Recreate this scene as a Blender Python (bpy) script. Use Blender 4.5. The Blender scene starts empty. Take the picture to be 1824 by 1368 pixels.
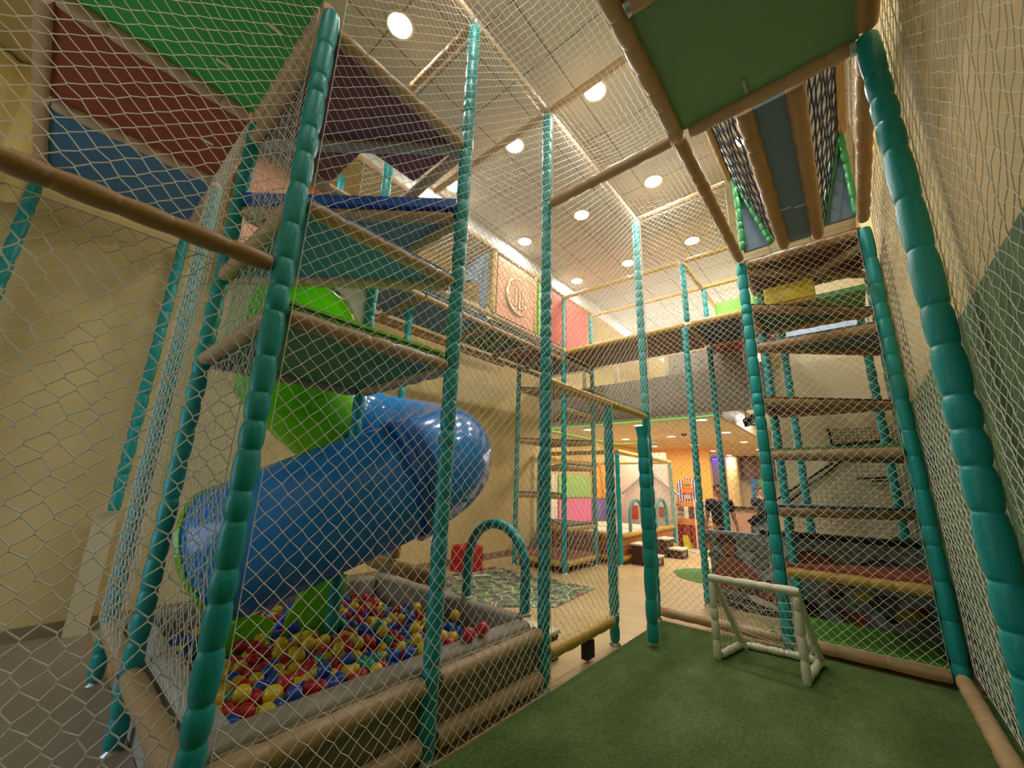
import bpy, math, random
import numpy as np
from mathutils import Vector, Matrix
V = Vector
rnd = random.Random(7)
scene = bpy.context.scene
COL = scene.collection
PI = math.pi

# ------------------------------------------------------------------ mesh building
class MB:
    def __init__(self): self.v, self.f, self.m, self.s = [], [], [], []
    def add(self, vs, fs, mi=0, smooth=False):
        b = len(self.v)
        self.v += [V(p) for p in vs]
        for f in fs:
            self.f.append([b + i for i in f]); self.m.append(mi); self.s.append(smooth)
        return self
    def box(self, x0, x1, y0, y1, z0, z1, mi=0):
        vs = [(x, y, z) for z in (z0, z1) for x, y in ((x0, y0), (x1, y0), (x1, y1), (x0, y1))]
        return self.add(vs, [(3, 2, 1, 0), (4, 5, 6, 7), (0, 1, 5, 4), (1, 2, 6, 5), (2, 3, 7, 6), (3, 0, 4, 7)], mi)
    def prism(self, poly, ext, mi=0, smooth=False):
        n = len(poly); e = V(ext)
        vs = [V(p) for p in poly] + [V(p) + e for p in poly]
        fs = [list(range(n))[::-1], list(range(n, 2 * n))] + [(i, (i + 1) % n, n + (i + 1) % n, n + i) for i in range(n)]
        return self.add(vs, fs, mi, smooth)
    def rbox(self, x0, x1, y0, y1, z0, z1, r=.03, mi=0, n=4):
        # box whose vertical edges and top edges are rounded
        pts = []
        for cx, cy, a0 in ((x1 - r, y1 - r, 0), (x0 + r, y1 - r, 90), (x0 + r, y0 + r, 180), (x1 - r, y0 + r, 270)):
            for k in range(n + 1):
                a = math.radians(a0 + 90 * k / n); pts.append((cx, cy, math.cos(a), math.sin(a)))
        rings = [(z0, r)]
        for k in range(n + 1):
            a = PI / 2 * k / n; rings.append((z1 - r + r * math.sin(a), r * math.cos(a)))
        N = len(pts); vs = []; fs = []
        for z, q in rings:
            vs += [(cx + ca * q, cy + sa * q, z) for cx, cy, ca, sa in pts]
        for j in range(len(rings) - 1):
            for i in range(N):
                fs.append((j * N + i, j * N + (i + 1) % N, (j + 1) * N + (i + 1) % N, (j + 1) * N + i))
        self.add(vs, fs, mi, True)
        return self.add([vs[i] for i in range(N)], [list(range(N))[::-1]], mi).add([vs[-N + i] for i in range(N)], [list(range(N))], mi)
    def sweep(self, pts, radii, sides=14, mi=0, caps=True, closed=False, smooth=True, squash=None):
        pts = [V(p) for p in pts]; n = len(pts)
        if not hasattr(radii, '__len__'): radii = [radii] * n
        T = []
        for i in range(n):
            a = pts[(i - 1) % n] if (closed or i) else pts[0]
            b = pts[(i + 1) % n] if (closed or i < n - 1) else pts[-1]
            t = b - a
            T.append(t.normalized() if t.length > 1e-9 else (T[-1] if T else V((0, 0, 1))))
        up = V((0, 0, 1)) if abs(T[0].z) < .9 else V((1, 0, 0))
        N = (up - T[0] * up.dot(T[0])).normalized()
        vs = []
        for i in range(n):
            N = (N - T[i] * N.dot(T[i])).normalized(); B = T[i].cross(N)
            for k in range(sides):
                a = 2 * PI * k / sides
                vs.append(pts[i] + (N * math.cos(a) + B * math.sin(a)) * radii[i])
        fs = []
        for i in range(n if closed else n - 1):
            j = (i + 1) % n
            for k in range(sides):
                l = (k + 1) % sides
                fs.append((i * sides + k, i * sides + l, j * sides + l, j * sides + k))
        self.add(vs, fs, mi, smooth)
        if caps and not closed:
            self.add(vs[:sides], [list(range(sides))[::-1]], mi); self.add(vs[-sides:], [list(range(sides))], mi)
        return self
    def foam(self, path, r, seg=.22, pinch=.80, sides=14, mi=0, var=.35):
        """tube of foam padding tied in at intervals"""
        path = [V(p) for p in path]
        L = [0]
        for a, b in zip(path, path[1:]): L.append(L[-1] + (b - a).length)
        tot = L[-1]
        def at(s):
            for i in range(len(path) - 1):
                if s <= L[i + 1] or i == len(path) - 2:
                    d = L[i + 1] - L[i]
                    return path[i].lerp(path[i + 1], (s - L[i]) / d if d > 1e-9 else 0)
        cuts = [0.0]
        while tot - cuts[-1] > seg * 1.5: cuts.append(cuts[-1] + seg * (1 + var * (rnd.random() * 2 - 1)))
        cuts.append(tot)
        P, R = [], []
        fine = len(path) > 2
        for a, b in zip(cuts, cuts[1:]):
            k = 1 + .05 * (rnd.random() - .5)
            d = b - a; e = min(.017, d * .12)
            for q, w in ((0, pinch), (e * .35, pinch + .07), (e * 1.5, .945), (d * .25, 1.01 * k), (d * .5, 1.035 * k), (d * .75, 1.01 * k), (d - e * 1.5, .945), (d - e * .35, pinch + .07)):
                P.append(at(a + q)); R.append(r * w)
        P.append(at(tot)); R.append(r * pinch)
        return self.sweep(P, R, sides, mi)
    def lathe(self, prof, c=(0, 0, 0), sides=20, mi=0, smooth=True):
        vs = []; fs = []; c = V(c)
        for r, z in prof:
            for k in range(sides):
                a = 2 * PI * k / sides; vs.append(c + V((r * math.cos(a), r * math.sin(a), z)))
        for i in range(len(prof) - 1):
            for k in range(sides):
                l = (k + 1) % sides; fs.append((i * sides + k, i * sides + l, (i + 1) * sides + l, (i + 1) * sides + k))
        return self.add(vs, fs, mi, smooth)
    def ball(self, c, r, u=14, w=9, mi=0, sc=(1, 1, 1)):
        c = V(c); vs = [c + V((0, 0, -r * sc[2]))]; fs = []
        for i in range(1, w):
            t = PI * i / w - PI / 2
            for k in range(u):
                a = 2 * PI * k / u
                vs.append(c + V((r * sc[0] * math.cos(t) * math.cos(a), r * sc[1] * math.cos(t) * math.sin(a), r * sc[2] * math.sin(t))))
        vs.append(c + V((0, 0, r * sc[2]))); n = len(vs) - 1
        for k in range(u):
            l = (k + 1) % u
            fs.append((0, 1 + l, 1 + k)); fs.append((n, n - u + k, n - u + l))
        for i in range(w - 2):
            for k in range(u):
                l = (k + 1) % u; b = 1 + i * u
                fs.append((b + k, b + l, b + u + l, b + u + k))
        return self.add(vs, fs, mi, True)

def make(name, mb, mats, parent=None, base=None, label=None, props=None):
    if not isinstance(mats, (list, tuple)): mats = [mats]
    root = parent
    while root is not None and root.parent is not None: root = root.parent
    if root is not None: base = root.location.copy()
    elif base is None:
        lo = [min(p[i] for p in mb.v) for i in range(3)]; hi = [max(p[i] for p in mb.v) for i in range(3)]
        base = V(((lo[0] + hi[0]) / 2, (lo[1] + hi[1]) / 2, lo[2]))
    base = V(base)
    me = bpy.data.meshes.new(name)
    me.from_pydata([p - base for p in mb.v], [], mb.f)
    for m in mats: me.materials.append(m)
    me.polygons.foreach_set('material_index', mb.m)
    me.polygons.foreach_set('use_smooth', mb.s)
    me.update()
    o = bpy.data.objects.new(name, me); COL.objects.link(o)
    if parent is not None: o.parent = parent
    else: o.location = base
    if label: o['label'] = label
    for k, v in (props or {}).items(): o[k] = v
    return o
def thing(name, label, cat, loc, group=None):
    o = bpy.data.objects.new(name, None); COL.objects.link(o); o.location = loc; o.empty_display_size = .1
    o['label'] = label; o['category'] = cat
    if group: o['group'] = group
    return o
def solo(name, mb, mats, label, cat, group=None, kind=None):
    o = make(name, mb, mats); o['label'] = label; o['category'] = cat
    if group: o['group'] = group
    if kind: o['kind'] = kind
    return o
def struct(name, mb, mats, parent=None):
    o = make(name, mb, mats, parent)
    if parent is None: o['kind'] = 'structure'
    return o
def curve(name, splines, r, mat, parent=None, label=None, cat=None, group=None, nrm=None):
    """thin cords swept along polylines, as one mesh"""
    root = parent
    while root is not None and root.parent is not None: root = root.parent
    VS, QS, off = [], [], 0
    for s in splines:
        P = np.array([tuple(p) for p in s], float)
        if len(P) < 2: continue
        T = np.empty_like(P); T[1:-1] = P[2:] - P[:-2]; T[0] = P[1] - P[0]; T[-1] = P[-1] - P[-2]
        T /= np.maximum(np.linalg.norm(T, axis=1), 1e-9)[:, None]
        if nrm is not None: n = np.array(tuple(nrm), float)
        else:
            n = np.array((0, 0, 1.0)) if abs(T[:, 2]).mean() < .8 else np.array((1.0, 0, 0))
        S = np.cross(T, n); S /= np.maximum(np.linalg.norm(S, axis=1), 1e-9)[:, None]
        N2 = np.cross(S, T)
        R = np.stack([P + S * r, P + N2 * r, P - S * r, P - N2 * r], 1).reshape(-1, 3); m = len(P)
        VS.append(R)
        a = np.arange(m - 1)[:, None] * 4; k = np.arange(4)[None, :]; l = (k + 1) % 4
        QS.append(np.stack([a + k, a + l, a + 4 + l, a + 4 + k], 2).reshape(-1, 4) + off); off += 4 * m
    VV = np.concatenate(VS); QQ = np.concatenate(QS)
    if root is not None: base = np.array(tuple(root.location))
    else: base = np.array([(VV[:, 0].min() + VV[:, 0].max()) / 2, (VV[:, 1].min() + VV[:, 1].max()) / 2, VV[:, 2].min()])
    me = bpy.data.meshes.new(name)
    me.vertices.add(len(VV)); me.vertices.foreach_set('co', (VV - base).astype('f').ravel())
    me.loops.add(QQ.size); me.loops.foreach_set('vertex_index', QQ.astype('i').ravel())
    me.polygons.add(len(QQ)); me.polygons.foreach_set('loop_start', np.arange(0, QQ.size, 4, dtype='i')); me.polygons.foreach_set('use_smooth', np.ones(len(QQ), dtype=bool))
    me.update(calc_edges=True); me.materials.append(mat)
    o = bpy.data.objects.new(name, me); COL.objects.link(o)
    if parent is not None: o.parent = parent
    else: o.location = tuple(base)
    if label: o['label'] = label
    if cat: o['category'] = cat
    if group: o['group'] = group
    return o
def net(name, O, U, W, Vv, H, D, mat, r, label=None, parent=None, h=0.0, sq=False, noise=.006, bulge=0.0, mask=None, Dv=None, group='safety nets of the play frames', edge=True):
    """knotted netting over the rectangle O + u*U + v*V"""
    O, U, Vv = V(O), V(U).normalized(), V(Vv).normalized(); Nn = U.cross(Vv)
    Dv = Dv or D
    ni = max(2, round(W / (D / 2))); nj = max(2, round(H / (Dv / 2))); du = W / ni; dv = H / nj
    def node(i, j, off=0):
        u, v = i * du, j * dv
        if 0 < i < ni: u += noise * math.sin(i * 12.9 + j * 78.2)
        if 0 < j < nj: v += noise * math.sin(i * 39.3 + j * 11.1) + off
        b = bulge * math.sin(PI * min(max(u / W, 0), 1)) * math.sin(PI * min(max(v / H, 0), 1)) + noise * .8 * math.sin(i * 7.7 + j * 3.1)
        return u, v, O + U * u + Vv * v + Nn * b
    S = []
    def run(seq):
        cur = []
        for i, j in seq:
            offs = (-h, h) if h else (0,)
            for of in offs:
                u, v, p = node(i, j, of)
                if mask and not mask(u, v):
                    if len(cur) > 1: S.append(cur)
                    cur = []
                else: cur.append(p)
        if len(cur) > 1: S.append(cur)
    if sq:
        for i in range(0, ni + 1, 1): run([(i, j) for j in range(nj + 1)])
        for j in range(0, nj + 1, 1): run([(i, j) for i in range(ni + 1)])
    else:
        for s in range(-nj, ni + 1):
            if s % 2 == 0:
                run([(s + k, k) for k in range(nj + 1) if 0 <= s + k <= ni])
        for s in range(0, ni + nj + 1):
            if s % 2 == 0:
                run([(s - k, k) for k in range(nj + 1) if 0 <= s - k <= ni])
    if edge and not mask:
        S.append([O, O + U * W]); S.append([O + Vv * H, O + U * W + Vv * H]); S.append([O, O + Vv * H]); S.append([O + U * W, O + U * W + Vv * H])
    if parent is None: return curve(name, S, r, mat, None, label, 'net', group, Nn)
    return curve(name, S, r, mat, parent, label, nrm=Nn)

# ------------------------------------------------------------------ materials
def lin(h):
    h = h.lstrip('#'); out = []
    for i in (0, 2, 4):
        c = int(h[i:i + 2], 16) / 255
        out.append(c / 12.92 if c <= .04045 else ((c + .055) / 1.055) ** 2.4)
    return (*out, 1)
def mat(name, col, rough=.5, bump=0, bscale=40, coat=0, var=0, vscale=3, metal=0, emit=0, ecol=None, spec=.5):
    m = bpy.data.materials.new(name); m.use_nodes = True
    nt = m.node_tree; b = nt.nodes['Principled BSDF']
    c = lin(col) if isinstance(col, str) else col
    b.inputs['Base Color'].default_value = c; b.inputs['Roughness'].default_value = rough
    b.inputs['Metallic'].default_value = metal; b.inputs['Specular IOR Level'].default_value = spec
    if coat: b.inputs['Coat Weight'].default_value = coat; b.inputs['Coat Roughness'].default_value = .08
    if emit:
        b.inputs['Emission Color'].default_value = lin(ecol) if ecol else c; b.inputs['Emission Strength'].default_value = emit
    if bump or var:
        tc = nt.nodes.new('ShaderNodeTexCoord')
    if bump:
        n = nt.nodes.new('ShaderNodeTexNoise'); n.inputs['Scale'].default_value = bscale; n.inputs['Detail'].default_value = 4
        bp = nt.nodes.new('ShaderNodeBump'); bp.inputs['Strength'].default_value = bump; bp.inputs['Distance'].default_value = .01
        nt.links.new(tc.outputs['Object'], n.inputs['Vector']); nt.links.new(n.outputs['Fac'], bp.inputs['Height']); nt.links.new(bp.outputs['Normal'], b.inputs['Normal'])
    if var:
        n = nt.nodes.new('ShaderNodeTexNoise'); n.inputs['Scale'].default_value = vscale; n.inputs['Detail'].default_value = 5
        mx = nt.nodes.new('ShaderNodeMix'); mx.data_type = 'RGBA'
        mx.inputs[6].default_value = tuple(x * (1 - var) for x in c[:3]) + (1,); mx.inputs[7].default_value = tuple(min(1, x * (1 + var)) for x in c[:3]) + (1,)
        nt.links.new(tc.outputs['Object'], n.inputs['Vector']); nt.links.new(n.outputs['Fac'], mx.inputs[0]); nt.links.new(mx.outputs[2], b.inputs['Base Color'])
    return m
def tex_mat(name, build, rough=.6, bumpfac=0, spec=.5):
    """build(nt, coord) -> colour socket, height socket or None"""
    m = bpy.data.materials.new(name); m.use_nodes = True; nt = m.node_tree; b = nt.nodes['Principled BSDF']
    b.inputs['Roughness'].default_value = rough; b.inputs['Specular IOR Level'].default_value = spec
    tc = nt.nodes.new('ShaderNodeTexCoord')
    c, h = build(nt, tc.outputs['Object'])
    nt.links.new(c, b.inputs['Base Color'])
    if h is not None and bumpfac:
        bp = nt.nodes.new('ShaderNodeBump'); bp.inputs['Strength'].default_value = bumpfac; bp.inputs['Distance'].default_value = .01
        nt.links.new(h, bp.inputs['Height']); nt.links.new(bp.outputs['Normal'], b.inputs['Normal'])
    return m
def mapping(nt, co, sc=(1, 1, 1), rot=(0, 0, 0)):
    mp = nt.nodes.new('ShaderNodeMapping'); mp.inputs['Scale'].default_value = sc; mp.inputs['Rotation'].default_value = rot
    nt.links.new(co, mp.inputs['Vector']); return mp.outputs[0]
def ramp(nt, fac, stops, const=False):
    r = nt.nodes.new('ShaderNodeValToRGB'); e = r.color_ramp.elements
    while len(e) < len(stops): e.new(.5)
    for el, (p, c) in zip(e, stops): el.position = p; el.color = lin(c) if isinstance(c, str) else c
    if const: r.color_ramp.interpolation = 'CONSTANT'
    nt.links.new(fac, r.inputs[0]); return r.outputs[0]
def noise(nt, co, sc, det=4):
    n = nt.nodes.new('ShaderNodeTexNoise'); n.inputs['Scale'].default_value = sc; n.inputs['Detail'].default_value = det
    nt.links.new(co, n.inputs['Vector']); return n.outputs['Fac']
def brick(nt, co, c1, c2, mo, sc=1, bw=.5, rh=.25, ms=.02, off=.5):
    n = nt.nodes.new('ShaderNodeTexBrick'); n.offset = off
    n.inputs['Color1'].default_value = lin(c1); n.inputs['Color2'].default_value = lin(c2); n.inputs['Mortar'].default_value = lin(mo)
    n.inputs['Scale'].default_value = sc; n.inputs['Brick Width'].default_value = bw; n.inputs['Row Height'].default_value = rh; n.inputs['Mortar Size'].default_value = ms
    nt.links.new(co, n.inputs['Vector']); return n.outputs['Color'], n.outputs['Fac']
def mixc(nt, f, a, b, mode='MIX'):
    mx = nt.nodes.new('ShaderNodeMix'); mx.data_type = 'RGBA'; mx.blend_type = mode
    if hasattr(f, 'links'): nt.links.new(f, mx.inputs[0])
    else: mx.inputs[0].default_value = f
    nt.links.new(a, mx.inputs[6]); nt.links.new(b, mx.inputs[7]); return mx.outputs[2]

def stripes(nt, co, axis, freq, c1, c2, duty=.5):
    sp_ = nt.nodes.new('ShaderNodeSeparateXYZ'); nt.links.new(co, sp_.inputs[0])
    m1 = nt.nodes.new('ShaderNodeMath'); m1.operation = 'MULTIPLY'; m1.inputs[1].default_value = freq; nt.links.new(sp_.outputs[axis], m1.inputs[0])
    m2 = nt.nodes.new('ShaderNodeMath'); m2.operation = 'FRACT'; nt.links.new(m1.outputs[0], m2.inputs[0])
    return ramp(nt, m2.outputs[0], [(0, c1), (duty, c2)], True)
TEAL = mat('teal_vinyl', '#159a97', .38, .25, 55, spec=.5)
TAN = mat('tan_vinyl', '#b5946a', .42, .25, 50)
TANP = mat('pinkish_tan_vinyl', '#cba888', .42, .35, 50)
YTAN = mat('ochre_and_lit_tan_vinyl', '#c79f45', .42, .25, 50)  # yellow rails, also the tan gate bottom rail with bright light in its colour
BROWNF = mat('brown_vinyl', '#a07c4c', .45, .25, 50)
GREENF = mat('green_vinyl', '#2f8a4a', .4, .2, 50)
NETM = mat('white_net_cord', '#e6e0d0', .8)
PNET = mat('pale_net_cord', '#e7d3c8', .8)
BNET = mat('black_net_cord', '#16161c', .8)
GREYFOAM = mat('grey_vinyl', '#9b8f7c', .55, .15, 30)
PITOUT = mat('olive_vinyl', '#8f8264', .6, .15, 30)
STEEL = mat('galvanised_steel', '#b9bcc0', .35, metal=.9)
WHITEP = mat('white_plastic', '#e6e3dc', .45)
BLUESL = mat('blue_slide_plastic', '#3aa6f2', .16, .03, 6, coat=.6)
BLUERING = mat('dark_blue_flange_plastic', '#2a5fa6', .25, coat=.3)
LIMESL = mat('lime_slide_plastic', '#9fec22', .2, .03, 6, coat=.5)
def translucent(m, amt):
    nt = m.node_tree; b = nt.nodes['Principled BSDF']; out = nt.nodes['Material Output']
    t = nt.nodes.new('ShaderNodeBsdfTranslucent'); t.inputs['Color'].default_value = b.inputs['Base Color'].default_value
    mx = nt.nodes.new('ShaderNodeMixShader'); mx.inputs[0].default_value = amt
    nt.links.new(b.outputs[0], mx.inputs[1]); nt.links.new(t.outputs[0], mx.inputs[2]); nt.links.new(mx.outputs[0], out.inputs['Surface'])
translucent(LIMESL, .5); translucent(BLUESL, .35)
M_GREEN = mat('green_mat_vinyl', '#4f8a4c', .6, .1, 120, var=.06)
M_LGREEN = mat('bright_green_mat_vinyl', '#3fae4f', .6, .1, 120, var=.06)
M_DGREEN = mat('dark_green_mat_vinyl', '#2f5a2c', .6, .1, 120)
M_OLIVE = mat('olive_green_mat_vinyl', '#6d9a68', .6, .1, 120, var=.08)
M_RED = mat('red_mat_vinyl', '#98452f', .6, .1, 120, var=.06)
M_DRED = mat('maroon_mat_vinyl', '#7a4640', .6, .1, 120, var=.06)
M_BLUE = mat('blue_mat_vinyl', '#46799f', .55, .1, 120, var=.06)
M_BLUEB = mat('bright_blue_mat_vinyl', '#2f62b8', .4, .1, 120)
M_SLATE = mat('slate_mat_vinyl', '#5b7488', .5, .1, 120, var=.06)
M_NAVY = mat('navy_mat_vinyl', '#2b3442', .45, .1, 120)
M_BROWN = mat('brown_mat_vinyl', '#7d4a33', .55, .1, 120, var=.08)
M_LIME = mat('lime_mat_vinyl', '#84cf32', .45)
M_YELLOW = mat('yellow_vinyl', '#e8cf1e', .4, .1, 30)
BLACK = mat('black_rubber', '#141414', .6)
RUBBERW = mat('white_ribbed_rubber', '#cfcbc0', .6)
GOALW = mat('cream_foam', '#d6d3b4', .6, .2, 60)

WALLC = mat('cream_wall_paint', '#d6be82', .8, .1, 90, var=.04, vscale=1.2)
CREAM2 = mat('pale_cream_wall_paint', '#e3d5b0', .8, .1, 60, var=.03)
WAIN = tex_mat('green_wall_paint', lambda nt, co: (ramp(nt, noise(nt, mapping(nt, co, (9, 9, 1.4)), 2.2, 6), [(.3, '#3c5f38'), (.5, '#4f7445'), (.62, '#69854a'), (.8, '#3f6b40')]), None), .75)
BASEB = mat('brown_baseboard_tile', '#8f7a5c', .5, var=.1, vscale=8)
def _ceil(nt, co):
    c, f = brick(nt, co, '#c9c3b6', '#cdc7ba', '#857f74', 1, .64, .64, .008, 0)
    return mixc(nt, .12, c, ramp(nt, noise(nt, co, 60, 2), [(.35, '#6f6a5e'), (.6, '#ffffff')]), 'MULTIPLY'), None
CEILM = tex_mat('ceiling_tiles', _ceil, .85)
CEILLOW = tex_mat('low_ceiling_tiles', lambda nt, co: (brick(nt, co, '#d8c3a0', '#dcc8a6', '#b39d7c', 1, .64, .64, .008, 0)[0], None), .8)
def _speck(nt, co):
    return ramp(nt, noise(nt, co, 26, 3), [(.34, '#5d574d'), (.42, '#a39a8a'), (.7, '#b4ab9b')]), None
SPECK = tex_mat('speckled_tile', _speck, .85)
WHITEPAINT = mat('white_paint', '#eeeeee', .7)
def _floor(nt, co):
    c, f = brick(nt, mapping(nt, co, (1, 1, 1), (0, 0, .0)), '#d6ba88', '#cdb07e', '#bda071', 1, 1.25, .21, .004, .37)
    return mixc(nt, .35, c, ramp(nt, noise(nt, mapping(nt, co, (1.2, 9, 1)), 3, 5), [(.3, '#b59c74'), (.7, '#ffffff')]), 'MULTIPLY'), None
FLOORM = tex_mat('wood_look_floor', _floor, .38)
FLOORG = mat('grey_brown_floor_tile', '#9c8c78', .45, var=.08, vscale=2)
def _turf(nt, co):
    a = noise(nt, co, 420, 2); b = noise(nt, mapping(nt, co, (1.6, .8, 1)), 1.6, 6)
    c = ramp(nt, b, [(.3, '#58723a'), (.5, '#698245'), (.72, '#80985a')])
    c = mixc(nt, .45, c, ramp(nt, noise(nt, co, 70, 3), [(.35, '#5a5a50'), (.65, '#ffffff')]), 'MULTIPLY')
    return mixc(nt, .55, c, ramp(nt, a, [(.3, '#4a4a3a'), (.7, '#ffffff')]), 'MULTIPLY'), a
TURF = tex_mat('artificial_turf', _turf, .9, .5, .2)
LAMP = mat('lamp_diffuser', '#ffffff', .4, emit=14, ecol='#fff1d8')
LAMPRING = mat('lamp_trim_ring', '#f2e7cc', .4)

# ------------------------------------------------------------------ frame positions (metres)
XF, X5, X6, XA, XB = -2.22, -.79, .48, -3.66, -4.86
Y1, Y2, Y3, Y4, Y5, YB = .65, 1.88, 3.10, 4.42, 5.63, 6.72
Y2B = 1.94
ZM, ZT, ZG = 4.69, 5.98, 2.65

# ------------------------------------------------------------------ the room
b = MB(); b.box(-6.6, .75, -2.7, 22, -.12, 0); struct('floor', b, FLOORM)
b = MB(); b.box(-6.65, -6.5, -2.7, 22, -.12, 6.4); struct('wall_left', b, WALLC)
b = MB(); b.box(.62, .77, -2.7, 22, 2.7, 6.4); b.box(.615, .77, -2.7, 22, -.12, 2.7, 1); struct('wall_right', b, [WALLC, WAIN])
b = MB(); b.box(-6.65, .77, -2.8, -2.65, -.12, 6.4); struct('wall_back', b, WALLC)
b = MB(); b.box(-6.65, .77, 21, 21.15, -.12, 6.4); struct('wall_far', b, CREAM2)
b = MB(); b.box(-1.12, .61, 9.0, 9.12, 0, 6.3); struct('wall_stairwell', b, CREAM2)
b = MB(); b.box(-4.65, .77, -2.8, 21.1, 6.3, 6.42); struct('ceiling', b, CEILM)
b = MB(); b.box(-6.6, -4.65, -2.8, 21.1, 6.02, 6.14); struct('ceiling_soffit', b, WALLC)
b = MB(); b.box(-4.67, -4.63, -2.8, 21.1, 6.0, 6.3); b.box(-4.70, -4.625, -2.8, 21.1, 5.985, 6.03, 1); struct('trim_1', b, [WHITEPAINT, WALLC])
b = MB(); b.box(-6.6, -1.95, 8.92, 21.1, 3.15, 3.25); struct('ceiling_low', b, CEILLOW)
b = MB(); b.box(-6.6, -1.05, 8.86, 8.96, 3.22, 4.14); b.box(-6.6, -1.95, 8.85, 8.92, 3.13, 3.22, 1); struct('trim_2', b, [SPECK, CEILLOW])
b = MB(); b.box(-6.6, -1.05, 8.97, 21, 4.02, 4.12); struct('floor_upper', b, WHITEPAINT)
b = MB(); b.box(-1.95, .61, 9.13, 21, 3.62, 3.7); struct('ceiling_stair', b, WHITEPAINT)
b = MB(); b.box(-2.02, -1.93, 8.98, 21, 3.13, 3.62); struct('trim_3', b, mat('brown_trim_paint', '#b89770', .6))
b = MB(); b.box(-6.5, -6.47, -2.6, 8.5, 0, .14); struct('baseboard_left', b, BASEB)
b = MB(); b.box(-6.5, -2.30, -2.6, .725, 0, .012); struct('floor_tile', b, FLOORG)
# orange and coloured walls at the far end of the low hall
ORANGE = mat('orange_wall_paint', '#f0b85a', .7)
b = MB(); b.box(-6.5, -4.02, 16, 16.15, 0, 3.15); struct('wall_orange', b, ORANGE)
b = MB(); b.box(-5.1, -4.45, 20.6, 20.95, 0, 3.15); struct('wall_purple', b, mat('purple_wall_paint', '#6b5468', .7))
b = MB(); b.lathe([(.26, 0), (.26, 3.14)], (-4.15, 20.2, 0), 24); struct('column', b, mat('pale_yellow_column_paint', '#f5d9a0', .7))
b = MB(); b.box(-3.9, -2.4, 20.5, 20.9, 2.1, 3.15); struct('wall_lintel', b, mat('dark_brown_wall_paint', '#5d4238', .7))
p = MB(); p.box(-3.5, -3.2, 20.3, 20.4, .9, 2.15); p.box(-3.2, -2.75, 20.3, 20.4, .9, 2.15, 1)
solo('wall_poster', p, [mat('blue_poster_print', '#2f6fae', .5), mat('green_poster_print', '#6aa33a', .5)], 'blue and green panel beside the pale yellow column at the far end of the hall', 'poster')
WINF = mat('added_window_frame', '#e8e8e4', .5)
wd = MB(); wd.box(-5.5, -5.4, -2.65, -2.6, .8, 2.6); wd.box(-3.0, -2.9, -2.65, -2.6, .8, 2.6); wd.box(-5.5, -2.9, -2.65, -2.6, .7, .8); wd.box(-5.5, -2.9, -2.65, -2.6, 2.6, 2.7); wd.box(-4.24, -4.16, -2.65, -2.6, .8, 2.6)
wo = struct('added_window', wd, WINF)  # unseen window added on the solid rear wall as a cool source
wd = MB(); wd.box(-5.4, -3.0, -2.648, -2.635, .8, 2.6); make('pane', wd, mat('added_glow_pane', '#dfeaf5', .2, emit=1.5, ecol='#d6e8ff'), wo)  # added glowing sheet over opaque wall
# upper floor parapet
gl = thing('glass_parapet', 'glass parapet with cream posts on the edge of the upper floor', 'railing', (-3.2, 8.9, 4.14))
FRAMEC = mat('cream_rail_paint', '#cbb58f', .5)
b = MB(); b.box(-6.4, -1.3, 8.875, 8.925, 4.60, 4.66); make('top_rail', b, FRAMEC, gl)
GLASS = mat('parapet_glass', '#dfe4ea', .08); GLASS.node_tree.nodes['Principled BSDF'].inputs['Transmission Weight'].default_value = .92
GLASS.node_tree.nodes['Principled BSDF'].inputs['IOR'].default_value = 1.1
for x in (-6.3, -5.1, -4.2, -2.95, -1.35):
    b = MB(); b.box(x - .05, x + .05, 8.87, 8.93, 4.14, 4.60); make('parapet_post', b, FRAMEC, gl)
for x0, x1 in ((-6.24, -5.16), (-5.04, -4.26), (-4.14, -3.01)):
    b = MB(); b.box(x0, x1, 8.895, 8.905, 4.15, 4.59); make('glass_pane', b, GLASS, gl)
b = MB(); b.box(-2.89, -1.41, 8.88, 8.92, 4.15, 4.72); b.box(-2.89, -1.41, 8.878, 8.922, 4.72, 4.75, 1); make('board_panel', b, [SPECK, mat('orange_edge_paint', '#d88a4a', .5)], gl, label='speckled board panel with an orange top edge')

# ------------------------------------------------------------------ lamps
def area(name, loc, size, e, col=(1, .98, .95), shape='DISK', rot=(0, 0, 0)):
    l = bpy.data.lights.new(name, 'AREA'); l.shape = shape; l.size = size; l.energy = e; l.color = col
    o = bpy.data.objects.new(name, l); COL.objects.link(o); o.location = loc; o.rotation_euler = rot
    return o
def downlight(x, y, z, r, label, group):
    t = thing('ceiling_downlight', label, 'light', (x, y, z), group)
    b = MB(); b.lathe([(r * 1.18, 0), (r * 1.18, -.014), (r * 1.0, -.018), (r * .98, -.002)], (x, y, z), 28); make('trim_ring', b, LAMPRING, t)
    b = MB(); b.lathe([(r * .98, -.010), (r * .5, -.013), (.001, -.014)], (x, y, z), 28); make('diffuser', b, LAMP, t)
    return t
E_HIGH, E_LOW = 30, 26
rows = [(1.52, [-3.0]), (3.44, [-4.3, -3.03, -1.76]), (5.31, [-4.33, -3.05, -1.77, -.5]), (7.27, [-4.33, -3.07, -1.77])]
names = ['alone above the near corner tower', 'in the row nearest the camera', 'in the middle row', 'in the farthest row']
side = {0: ['first', ], 1: ['leftmost', 'middle', 'rightmost'], 2: ['first from the left', 'second from the left', 'third from the left', 'rightmost']}
for k, (y, xs) in enumerate(rows):
    for i, x in enumerate(xs):
        if k == 0: lb = 'large lit round downlight alone in the high tiled ceiling nearest the camera'
        elif k == 2: lb = 'lit round downlight %s in the second full row of the high ceiling' % side[2][i]
        else: lb = 'lit round downlight, %s of three in the %s row of the high ceiling' % (side[1][i], 'first full' if k == 1 else 'farthest')
        downlight(x, y, 6.3, .125, lb, 'downlights of the high tiled ceiling')
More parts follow.
